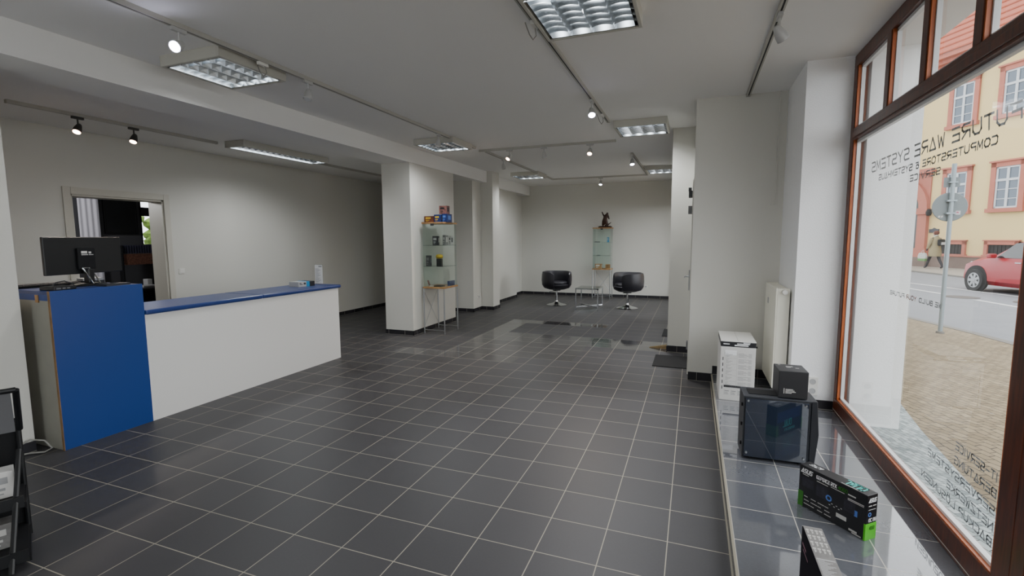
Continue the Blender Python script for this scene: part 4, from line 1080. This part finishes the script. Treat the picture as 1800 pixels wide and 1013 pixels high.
# local +x to the right in the picture, +y away from the viewer
W_ = -1.2
def sl(z): return .256 * z / .5
MB().prism([(.205, .80), (.222, .812), (.345, .585), (.328, .573)], (W_, 0, 0), (0, 1, 0), (0, 0, 1), (1, 0, 0), -W_ - .02).build('header_panel', 'mid_grey', rk)
MB().tube([(W_, .20, .812), (.0, .20, .812)], .013).tube([(.0, .20, .812), (-.005, .335, .58)], .013).build('header_edge', 'black_plastic', rk)
MB().box(W_, -.02, .40, .415, .03, .62).build('back_panel', 'matt_black', rk)
for x in (-.012, W_ + .012):
    MB().tube([(x - .06, 0, .0), (x, .256, .50)], .012).build('side_post', 'black_plastic', rk)
    MB().tube([(x, .385, .0), (x, .385, .60)], .012).build('rear_post', 'black_plastic', rk)
    for z in (.05, .27): MB().box(x - .008, x + .008, sl(z), .385, z - .025, z).build('side_rail', 'matt_black', rk)
for z in (.05, .27):
    MB().box(W_, -.012, sl(z) + .005, .40, z, z + .012).build('shelf', 'matt_black', rk)
    MB().box(W_, -.012, sl(z) - .006, sl(z) + .006, z - .02, z + .035).build('shelf_lip', 'black_plastic', rk)
RM = Matrix.Translation(RK) @ Matrix.Rotation(RZ, 4, 'Z')
UL = ['pale carton at the visible end of the upper rack shelf', 'taller grey carton second from the visible end of the upper rack shelf', 'third pale carton on the upper rack shelf', 'fourth grey carton on the upper rack shelf']
for i, (x, h, m) in enumerate(((-.075, .13, 'card_grey'), (-.15, .19, 'light_grey'), (-.25, .16, 'card_grey'), (-.35, .19, 'light_grey'))):
    carton('small_carton', UL[i], 'box', RM @ Vector((x, .27, .2825)), (.07, .09, h), m, RZ, 'print_grey', group='small cartons on the display rack')
UL = ['grey packet at the visible end of the lower rack shelf', 'pinkish packet on the lower rack shelf', 'third packet on the lower rack shelf']
for i, (x, h, m) in enumerate(((-.10, .12, 'mobo_grey'), (-.20, .15, 'box_photo'), (-.31, .13, 'mobo_grey'))):
    carton('small_carton', UL[i], 'box', RM @ Vector((x, .20, .0625)), (.09, .09, h), m, RZ, 'ink_pale', group='small packets on the display rack')

# ================================================================== OUTDOORS
GZ = -.02
def flat(name, m, pts, z=GZ): return struct(MB().add([(x, y, z) for x, y in pts], [tuple(range(len(pts)))]).build(name, m))
flat('ground_cobbles', 'cobbles', [(1.1, -14), (4.75, -14), (4.25, 8.5), (4.1, 9.6), (3.72, 11.2), (2.2, 18), (-.5, 32), (1.2, 32)], GZ + .03)
flat('ground_cobbles', 'pale_cobbles', [(1.1, -14), (1.55, -14), (1.60, 3.28), (1.72, 4.54), (1.86, 5.6), (1.1, 5.6)], GZ + .034)
nk = [(4.75, -14), (4.25, 8.5), (4.1, 9.6), (3.72, 11.2), (2.2, 18), (-.5, 32)]
mb = MB()
for a, b in zip(nk[:-1], nk[1:]):
    d = Vector((b[0] - a[0], b[1] - a[1], 0)); Ln = d.length; d.normalize(); n = Vector((d.y, -d.x, 0)); c = Vector(((a[0] + b[0]) / 2, (a[1] + b[1]) / 2, GZ + .01))
    mb.obox(c + n * .07, d, n, (0, 0, 1), Ln / 2, .07, .025)
struct(mb.build('kerb_near', 'kerb_stone'))
fk = [(13.2, -14), (11.6, 8), (9.82, 21.6), (9.09, 26.8), (8.0, 34), (6.5, 42)]
flat('road', 'asphalt', [(p[0] - .5, p[1]) for p in nk] + fk[::-1], GZ)
flat('sidewalk_far', 'sidewalk_paving', fk + [(30, 42), (30, -14)], GZ + .05)
mb = MB()
for a, b in zip(fk[:-1], fk[1:]):
    d = Vector((b[0] - a[0], b[1] - a[1], 0)); Ln = d.length; d.normalize(); n = Vector((d.y, -d.x, 0)); c = Vector(((a[0] + b[0]) / 2, (a[1] + b[1]) / 2, GZ + .02))
    mb.obox(c - n * .06, d, n, (0, 0, 1), Ln / 2, .08, .035)
struct(mb.build('kerb_far', 'kerb_stone'))
def stripe(name, a, b, w_):
    d = Vector((b[0] - a[0], b[1] - a[1], 0)); Ln = d.length; d.normalize(); n = Vector((-d.y, d.x, 0)); c = Vector(((a[0] + b[0]) / 2, (a[1] + b[1]) / 2, GZ + .004))
    struct(MB().obox(c, d, n, (0, 0, 1), Ln / 2, w_ / 2, .002).build(name, 'road_paint'))
stripe('road_marking', (5.6, 24.0), (7.75, 16.5), .12); stripe('road_marking', (7.75, 16.5), (11.0, 5.0), .12)
stripe('road_marking', (5.75, 19.6), (6.34, 16.2), .12); stripe('road_marking', (6.50, 14.9), (6.75, 13.2), .12); stripe('road_marking', (7.3, 11.0), (7.8, 8.0), .12)
for (x, y, lb) in ((6.45, 15.5, 'dark round manhole cover in the road left of the car'), (7.45, 14.6, 'dark round manhole cover in the road in front of the car wheel')):
    tag(MB().lathe([(0, 0), (.36, 0), (.37, .006), (.34, .009), (0, .009)], (x, y, GZ), 28).build('manhole_cover', 'manhole_iron'), lb, 'manhole cover', 'manhole covers')

# town house across the street: local x = t along facade, y = out of the wall toward us (negative), z up
fa = math.radians(28)
fd = Vector((-math.sin(fa), math.cos(fa), 0)); fn = Vector((-math.cos(fa), -math.sin(fa), 0))
P0 = Vector((11.6, 28.8, 0))
th = thing('town_house', 'cream town house with pink sandstone window surrounds across the street', 'building', P0)
th.rotation_euler = (0, 0, math.atan2(fd.y, fd.x))   # local +x = fd ; local +y = left normal = away from viewer side check below
LY = 1 if (Matrix.Rotation(math.atan2(fd.y, fd.x), 3, 'Z') @ Vector((0, 1, 0))).dot(fn) > 0 else -1
def fb(mb, t0, t1, z0, z1, o0, o1):
    """box on the facade: t range, z range, protrusion o0..o1 toward the street"""
    a, b = LY * o0, LY * o1
    return mb.box(t0, t1, min(a, b), max(a, b), z0, z1)
T0, T1, ZE = -16, 12, 9.7
mb = MB(); fb(mb, T0, T1, -.3, ZE, -6, 0); mb.build('wall', 'facade_cream', th)
mb = MB(); fb(mb, T0, 1.3, -.3, .58, 0, .10); fb(mb, 4.5, T1, -.3, .58, 0, .10); mb.build('plinth', 'plinth_stone', th)
mb = MB(); fb(mb, T0, 1.3, .58, .64, 0, .13); fb(mb, 4.5, T1, .58, .64, 0, .13); mb.build('plinth_ledge', 'sandstone', th)
mb = MB(); fb(mb, T0, T1, ZE - .25, ZE - .05, 0, .18); fb(mb, T0, T1, ZE - .05, ZE + .12, 0, .42); fb(mb, T0, T1, ZE + .12, ZE + .32, 0, .7); mb.build('cornice', 'sandstone', th)
mb = MB()
mb.add([(T0, LY * .75, ZE + .32), (T1, LY * .75, ZE + .32), (T1, -LY * 3.5, ZE + 4.2), (T0, -LY * 3.5, ZE + 4.2)], [(0, 1, 2, 3)])
for i in range(9):
    s_ = i / 9; y = .75 - 4.25 * s_; z = ZE + .34 + 3.9 * s_
    mb.box(T0, T1, min(LY * y, LY * (y - .1)), max(LY * y, LY * (y - .1)), z, z + .06)
mb.build('roof', 'roof_red', th)
def house_window(tc, z0, z1, wd=1.32, rows=3):
    t0, t1 = tc - wd / 2, tc + wd / 2; e = .20
    mb = MB(); fb(mb, t0, t0 + e, z0, z1, 0, .09); fb(mb, t1 - e, t1, z0, z1, 0, .09); fb(mb, t0, t1, z1 - e, z1, 0, .09); fb(mb, t0 - .06, t1 + .06, z0 - .05, z0 + .12, 0, .16); fb(mb, t0 - .05, t1 + .05, z1, z1 + .07, 0, .15)
    w_ = mb.build('window', 'sandstone', th)
    a, b, c, d = t0 + e, t1 - e, z0 + .12, z1 - e
    mb = MB(); fb(mb, a, b, c, d, .005, .02); mb.build('pane', 'far_glass', w_)
    mb = MB(); s_ = .075
    fb(mb, a, a + s_, c, d, .02, .05); fb(mb, b - s_, b, c, d, .02, .05); fb(mb, a, b, c, c + s_, .02, .05); fb(mb, a, b, d - s_, d, .02, .05)
    m_ = (a + b) / 2; fb(mb, m_ - .05, m_ + .05, c, d, .02, .055)
    zt_ = c + (d - c) * .68; fb(mb, a, b, zt_ - .05, zt_ + .05, .02, .06)
    for k in (1, 2): zz = c + (zt_ - c) * k / 3; fb(mb, a, b, zz - .015, zz + .015, .02, .045)
    zz = (zt_ + d) / 2; 
    mb.build('sash', 'sash_white', w_)
pitch = 2.11
for k in range(-6, 1):
    tc = .15 + pitch * k
    house_window(tc, 2.62, 4.72); house_window(tc, 6.62, 8.75)
for tc in (2.98, 5.9, 8.0): house_window(tc, 6.62, 8.4)
for tc in (5.9, 8.0): house_window(tc, 2.62, 4.72)
def basement(tc):
    t0, t1 = tc - .66, tc + .66
    mb = MB(); fb(mb, t0, t0 + .14, .66, 1.32, 0, .10); fb(mb, t1 - .14, t1, .66, 1.32, 0, .10); fb(mb, t0, t1, 1.16, 1.32, 0, .10); fb(mb, t0 - .05, t1 + .05, 1.32, 1.37, 0, .13); fb(mb, t0 - .05, t1 + .05, .62, .70, 0, .14)
    w_ = mb.build('basement_window', 'sandstone', th)
    mb = MB(); fb(mb, t0 + .14, t1 - .14, .70, 1.16, .005, .02); mb.build('grille_backing', 'grille_dark', w_)
    mb = MB()
    for i in range(4): fb(mb, t0 + .14, t1 - .14, .76 + i * .1, .775 + i * .1, .02, .035)
    for i in range(7): fb(mb, t0 + .2 + i * .15, t0 + .212 + i * .15, .70, 1.16, .02, .035)
    mb.build('grille', 'matt_black', w_)
for k in range(-6, 1): basement(.15 + pitch * k)
# arched portal
ac, ai, ao, zs = 2.98, 1.15, 1.62, 2.95
mb = MB()
n = 24; vs = []
for i in range(n + 1):
    a = PI * i / n
    for (r, o) in ((ai, .02), (ai, .16), (ai + .2, .2), (ao, .2), (ao, .0)):
        vs.append((ac - r * math.cos(a), LY * o, zs + r * math.sin(a)))
fs = []
for i in range(n):
    for j in range(4): fs.append((i * 5 + j, (i + 1) * 5 + j, (i + 1) * 5 + j + 1, i * 5 + j + 1))
mb.add(vs, fs)
pr = mb.build('portal_arch', 'sandstone', th)
mb = MB()
for s_ in (-1, 1):
    a, b = sorted((ac + s_ * ai, ac + s_ * ao)); fb(mb, a, b, .95, zs - .3, 0, .18)
    fb(mb, a - .06, b + .06, zs - .3, zs - .18, 0, .26); fb(mb, a - .03, b + .03, zs - .18, zs, 0, .22); fb(mb, a - .10, b + .10, .5, .95, 0, .24)
mb.build('pilasters', 'sandstone', pr)
mb = MB()
for s_ in (-1, 1):
    a, b = sorted((ac + s_ * ai, ac + s_ * ao)); fb(mb, a - .2, b + .2, -.3, .5, 0, .3)
mb.build('pilaster_feet', 'plinth_stone', pr)
mb = MB(); fb(mb, ac - ao, ac + ao, zs, zs + ao + .1, 0, .06); mb.build('spandrel', 'sandstone', pr)
mb = MB(); fb(mb, ac - ao - .18, ac + ao + .18, zs + ao + .1, zs + ao + .22, 0, .28); fb(mb, ac - ao - .1, ac + ao + .1, zs + ao + .22, zs + ao + .32, 0, .2); mb.build('portal_cornice', 'sandstone', pr)
mb = MB()
mb.add([(ac, LY * .075, zs)] + [(ac - ai * math.cos(PI * i / n), LY * .075, zs + ai * math.sin(PI * i / n)) for i in range(n + 1)], [(0, i + 1, i + 2) for i in range(n)])
mb.build('fanlight', 'fan_dark', pr)
mb = MB()
for i in range(1, 8):
    a = PI * i / 8
    mb.tube([(ac, LY * .09, zs), (ac - ai * math.cos(a), LY * .09, zs + ai * math.sin(a))], .02, 6)
mb.build('fan_bars', 'matt_black', pr)
mb = MB(); fb(mb, ac - ai, ac + ai, -.1, zs, 0, .075); mb.build('gate', 'gate_dark', pr)
mb = MB(); fb(mb, ac - ai, ac + ai, zs - .12, zs + .02, .075, .13); fb(mb, ac - ai, ac + ai, .1, 1.25, .075, .10); fb(mb, ac - .04, ac + .04, .1, zs - .12, .075, .12); mb.build('gate_panels', 'fan_dark', pr)
mb = MB(); mb.prism([(-.24, -.12), (.24, -.12), (.24, .06), (.12, .06), (0, .12), (-.12, .06), (-.24, .06)], (1.05, 0, 1.84), (1, 0, 0), (0, 0, 1), (0, LY, 0), .04); mb.build('plaque', 'plaque_dark', th)
wl = MB(); wl.tube([(1.16, 0, 2.85), (1.16, LY * .25, 2.85)], .03, 8).lathe([(0, -.18), (.1, -.15), (.13, 0), (.08, .14), (0, .18)], (1.16, LY * .28, 2.72), 14); wl.build('wall_lantern', 'matt_black', th)

# road sign seen from behind
sg = thing('road_sign', 'round road sign seen from behind on a grey pole by the kerb', 'road sign', (3.68, 9.37, GZ + .03))
MB().tube([(0, 0, 0), (0, 0, 2.62)], .030, 14).build('pole', 'galvanised', sg, smooth=True)
MB().lathe([(0, .034), (.215, .034), (.222, .038), (.222, .046), (0, .046)], (0, 0, 1.97), 40, 'y').build('sign_plate', 'sign_back', sg)
MB().box(-.06, .06, -.034, .034, 2.05, 2.075).box(-.06, .06, -.034, .034, 1.86, 1.885).build('clamp', 'galvanised', sg)
MB().box(-.10, .10, .034, .04, 2.27, 2.42).build('upper_plate', 'sign_back', sg)
MB().box(-.05, .05, -.034, .034, 2.33, 2.35).build('clamp', 'galvanised', sg)
mb = MB(); bars(mb, (.075, .0335, 1.85), (1, 0, 0), (0, 0, 1), [(0, .06, 0, .06)]); mb.build('sticker', 'sticker_white', sg)
mb = MB(); bars(mb, (.085, .0330, 1.865), (1, 0, 0), (0, 0, 1), [(0, .03, .01, .03)]); mb.build('sticker', 'sticker_pink', sg)
mb = MB(); bars(mb, (-.14, .0335, 1.81), (1, .0, 0), (.3, 0, 1), [(0, .025, 0, .03), (.035, .06, 0, .03)]); mb.build('sticker', 'ink_pale', sg)
MB().lathe([(0, 0), (.055, 0), (.05, .03), (.032, .035)], (0, 0, 0), 16).build('base_collar', 'kerb_stone', sg)

# small red hatchback, front toward the left
rd = Vector((-.20, .98, 0)).normalized()
wheel = Vector((8.36, 17.6, 0))
car = thing('car', 'red hatchback car entering from the right on the road', 'car', (wheel.x, wheel.y, GZ), math.atan2(rd.y, rd.x))
# local +x forward; front wheel at x=0; width along y
def section(x, zb, zs_, zt_, hw_, ht):
    """half section points, mirrored"""
    half = [(0.0, zb), (hw_ * .85, zb), (hw_, zb + .12), (hw_ * 1.0, (zb + zs_) / 2), (hw_ * .97, zs_), (ht, zs_ + (zt_ - zs_) * .85), (ht * .75, zt_), (0, zt_)]
    full = [(x, y, z) for y, z in half] + [(x, -y, z) for y, z in half[-2:0:-1]]
    return full
secs = [section(.78, .30, .52, .56, .40, .34), section(.70, .22, .62, .70, .66, .55), section(.50, .20, .74, .82, .78, .62), section(.10, .20, .86, .95, .82, .66),
        section(-.40, .20, .92, 1.02, .83, .68), section(-1.0, .20, .94, 1.42, .83, .62), section(-1.6, .20, .96, 1.50, .83, .60), section(-2.3, .20, .97, 1.47, .83, .58),
        section(-2.8, .20, .96, 1.30, .80, .56), section(-3.1, .26, .92, 1.0, .74, .6), section(-3.2, .34, .70, .74, .62, .55)]
mb = MB(); k = len(secs[0]); vs = [p for s_ in secs for p in s_]; fs = []
for i in range(len(secs) - 1):
    for j in range(k): fs.append((i * k + j, i * k + (j + 1) % k, (i + 1) * k + (j + 1) % k, (i + 1) * k + j))
fs.append(tuple(range(k))); fs.append(tuple((len(secs) - 1) * k + j for j in range(k)))
mb.add(vs, fs); mb.build('body', 'car_red', car, smooth=True)
for sy in (-1, 1):
    y = sy * .835
    mb = MB(); mb.add([(-.62, y * .97, .97), (-1.0, sy * .66, 1.36), (-1.75, sy * .635, 1.44), (-2.5, sy * .62, 1.36), (-2.75, y * .96, .99)], [(0, 1, 2, 3, 4)] if sy > 0 else [(4, 3, 2, 1, 0)])
    mb.build('side_window', 'car_glass', car)
    for x in (0, -2.5):
        MB().lathe([(0, -.012), (.40, -.012), (.40, .012), (0, .012)], (x, sy * .825, .33), 32, 'y').build('wheel_arch', 'matt_black', car)
        c = (x, sy * .79, .31)
        w_ = MB().lathe([(.2, -.085), (.30, -.09), (.315, -.06), (.315, .06), (.30, .09), (.2, .085)], c, 36, 'y', cap=False).build('wheel', 'tyre', car, smooth=True)
        r_ = MB().lathe([(0, -.06), (.205, -.06), (.205, .06), (0, .06)], (x, sy * .80, .31), 32, 'y')
        r_.build('hub_backing', 'dark_grey', w_)
        rm = MB(); yo = sy * .872
        for q in range(7):
            a = 2 * PI * q / 7
            rm.obox((x + .105 * math.cos(a), yo, .31 + .105 * math.sin(a)), (math.cos(a), 0, math.sin(a)), (-math.sin(a), 0, math.cos(a)), (0, 1, 0), .10, .036, .010)
        rm.lathe([(.185, -.012), (.212, -.012), (.212, .012), (.185, .012)], (x, yo, .31), 32, 'y', cap=False).lathe([(0, -.012), (.05, -.012), (.05, .014), (0, .014)], (x, yo, .31), 16, 'y')
        rm.build('rim', 'rim_silver', w_)
    MB().obox((.50, sy * .62, .735), (.9, -sy * .42, -.2), (sy * .42, .9, .15), (.2, -.1 * sy, 1), .17, .035, .065).build('headlight', 'headlight', car, .02)
    MB().obox((-1.35, sy * .845, .86), (1, 0, 0), (0, 1, 0), (0, 0, 1), .09, .008, .014).build('door_handle', 'rim_silver', car)
    MB().obox((-.62, sy * .93, 1.02), (1, 0, 0), (0, 1, 0), (0, 0, 1), .07, .09, .06).build('wing_mirror', 'car_red', car, .03)
MB().add([(-.45, -.60, 1.035), (-.45, .60, 1.035), (-.99, .58, 1.40), (-.99, -.58, 1.40)], [(0, 1, 2, 3)]).build('windscreen', 'car_glass', car)
MB().box(.74, .79, -.3, .3, .36, .46).build('grille', 'matt_black', car)

# person walking on the far pavement
pp = Vector((10.55, 28.0, GZ + .05))
face = math.atan2(fd.y, fd.x)
pe = thing('person', 'person in a long olive coat walking left along the house', 'person', pp, face)
# local x = walking direction (to the left in the picture); y left/right
bv = [(0, 0, .92), (0, 0, 1.12), (.01, 0, 1.34), (.02, 0, 1.47), (.03, 0, 1.55), (.035, 0, 1.64), (.03, 0, 1.72),
      (.02, .09, .86), (.16, .09, .50), (.30, .09, .09), (.40, .09, .04),
      (-.02, -.09, .86), (-.12, -.09, .48), (-.32, -.09, .12), (-.22, -.09, .04),
      (.0, .19, 1.40), (.06, .23, 1.14), (.18, .22, .92), (.22, .22, .84),
      (.0, -.19, 1.40), (-.03, -.24, 1.14), (.08, -.23, .94), (.12, -.23, .86)]
be = [(0, 1), (1, 2), (2, 3), (3, 4), (4, 5), (5, 6), (0, 7), (7, 8), (8, 9), (9, 10), (0, 11), (11, 12), (12, 13), (13, 14),
      (2, 15), (15, 16), (16, 17), (17, 18), (2, 19), (19, 20), (20, 21), (21, 22)]
br_ = [.13, .13, .14, .06, .065, .095, .08, .085, .065, .045, .04, .085, .065, .045, .04, .06, .045, .035, .035, .06, .045, .035, .035]
skin('body', bv, be, br_, 'legging_dark', pe, 2)
co = MB().lathe([(.25, .58), (.255, .75), (.22, .95), (.19, 1.1), (.205, 1.28), (.19, 1.40), (.10, 1.49), (.075, 1.53)], (0, 0, 0), 20, sx=.85, sy=1.05); 
co.build('coat', 'coat_olive', pe, smooth=True)
for s_ in (-1, 1):
    off = 0 if s_ < 0 else .05
    MB().tube([(0, s_ * .19, 1.42), (.02 + off, s_ * .25, 1.15), (.10 + off, s_ * .24, .95)], [.075, .065, .055], 10).build('sleeve', 'coat_olive', pe, smooth=True)
MB().lathe([(0, -.10), (.07, -.08), (.10, 0), (.085, .09), (0, .115)], (.04, 0, 1.63), 18, sx=1.0, sy=.85).build('head', 'skin', pe, smooth=True)
MB().lathe([(0, -.02), (.06, -.06), (.105, .0), (.10, .08), (.05, .125), (0, .13)], (.0, 0, 1.64), 18, sx=1.05, sy=.98).build('hair', 'hair_auburn', pe, smooth=True)
MB().tube([(.0, 0, 1.50), (.02, 0, 1.55)], [.10, .085], 12).build('scarf', 'bag_white', pe, smooth=True)
bp_ = thing('backpack', 'small black and grey backpack on the walking person', 'backpack', pp, face)
MB().box(-.34, -.175, -.14, .14, 1.08, 1.38).build('pack', 'matt_black', bp_, .05)
MB().box(-.355, -.34, -.10, .10, 1.12, 1.24).build('pocket', 'light_grey', bp_, .01)
sh = thing('shopping_bag', 'white and green patterned shopping bag carried by the walking person', 'bag', pp, face)
bgx, bgy = .26, .36
MB().prism([(-.17, .0), (.17, .0), (.20, .22), (.14, .38), (-.14, .38), (-.20, .22)], (bgx, bgy - .06, .36), (1, 0, 0), (0, 0, 1), (0, 1, 0), .12).build('bag_body', 'bag_white', sh, .03)
MB().prism([(-.172, -.002), (.172, -.002), (.19, .13), (-.188, .13)], (bgx, bgy - .063, .36), (1, 0, 0), (0, 0, 1), (0, 1, 0), .126).build('bag_bottom', 'bag_green', sh, .02)
MB().tube([(bgx - .08, bgy, .72), (bgx - .05, bgy, .84), (bgx + .03, bgy, .84), (bgx + .06, bgy, .72)], .01, 6).build('handle', 'bag_white', sh)

# ================================================================== LIGHT, CAMERA, LOOK
wd_ = bpy.data.worlds.new('overcast'); S.world = wd_; wd_.use_nodes = True
nt = wd_.node_tree; bg = nt.nodes['Background']
tc = nt.nodes.new('ShaderNodeTexCoord'); sp = nt.nodes.new('ShaderNodeSeparateXYZ'); nt.links.new(tc.outputs['Generated'], sp.inputs[0])
rp = nt.nodes.new('ShaderNodeValToRGB'); rp.color_ramp.elements[0].position = .45; rp.color_ramp.elements[1].position = .8
rp.color_ramp.elements[0].color = (.86, .89, .93, 1); rp.color_ramp.elements[1].color = (.98, 1.0, 1.03, 1)
mp = nmath(nt, 'MULTIPLY_ADD', sp.outputs[2], .5, .5); nt.links.new(mp, rp.inputs['Fac']); nt.links.new(rp.outputs['Color'], bg.inputs['Color'])
bg.inputs['Strength'].default_value = 1.35

cam = bpy.data.cameras.new('camera'); co_ = bpy.data.objects.new('camera', cam); COL.objects.link(co_)
cam.sensor_width = 36; cam.sensor_fit = 'HORIZONTAL'; cam.lens = 846.036 / 1800 * 36; cam.clip_start = .05; cam.clip_end = 300
pi_, ya, ro = .102322387, .359894804, -.00461548842
cy, sy = math.cos(ya), math.sin(ya)
fw = Vector((-sy, cy, 0)); rt = Vector((cy, sy, 0)); up = Vector((0, 0, 1))
F = fw * math.cos(pi_) - up * math.sin(pi_); u2 = up * math.cos(pi_) + fw * math.sin(pi_)
R = rt * math.cos(ro) + u2 * math.sin(ro); Uv = -rt * math.sin(ro) + u2 * math.cos(ro)
mw = Matrix(((R.x, Uv.x, -F.x, 0), (R.y, Uv.y, -F.y, 0), (R.z, Uv.z, -F.z, 1.52595), (0, 0, 0, 1)))
co_.matrix_world = mw
S.camera = co_
S.view_settings.view_transform = 'AgX'
S.view_settings.look = 'None'
S.view_settings.exposure = 1.8
S.cycles.use_denoising = True
S.cycles.max_bounces = 10; S.cycles.diffuse_bounces = 5; S.cycles.glossy_bounces = 5; S.cycles.transparent_max_bounces = 16
S.cycles.sample_clamp_indirect = 6.0
S.cycles.caustics_reflective = False
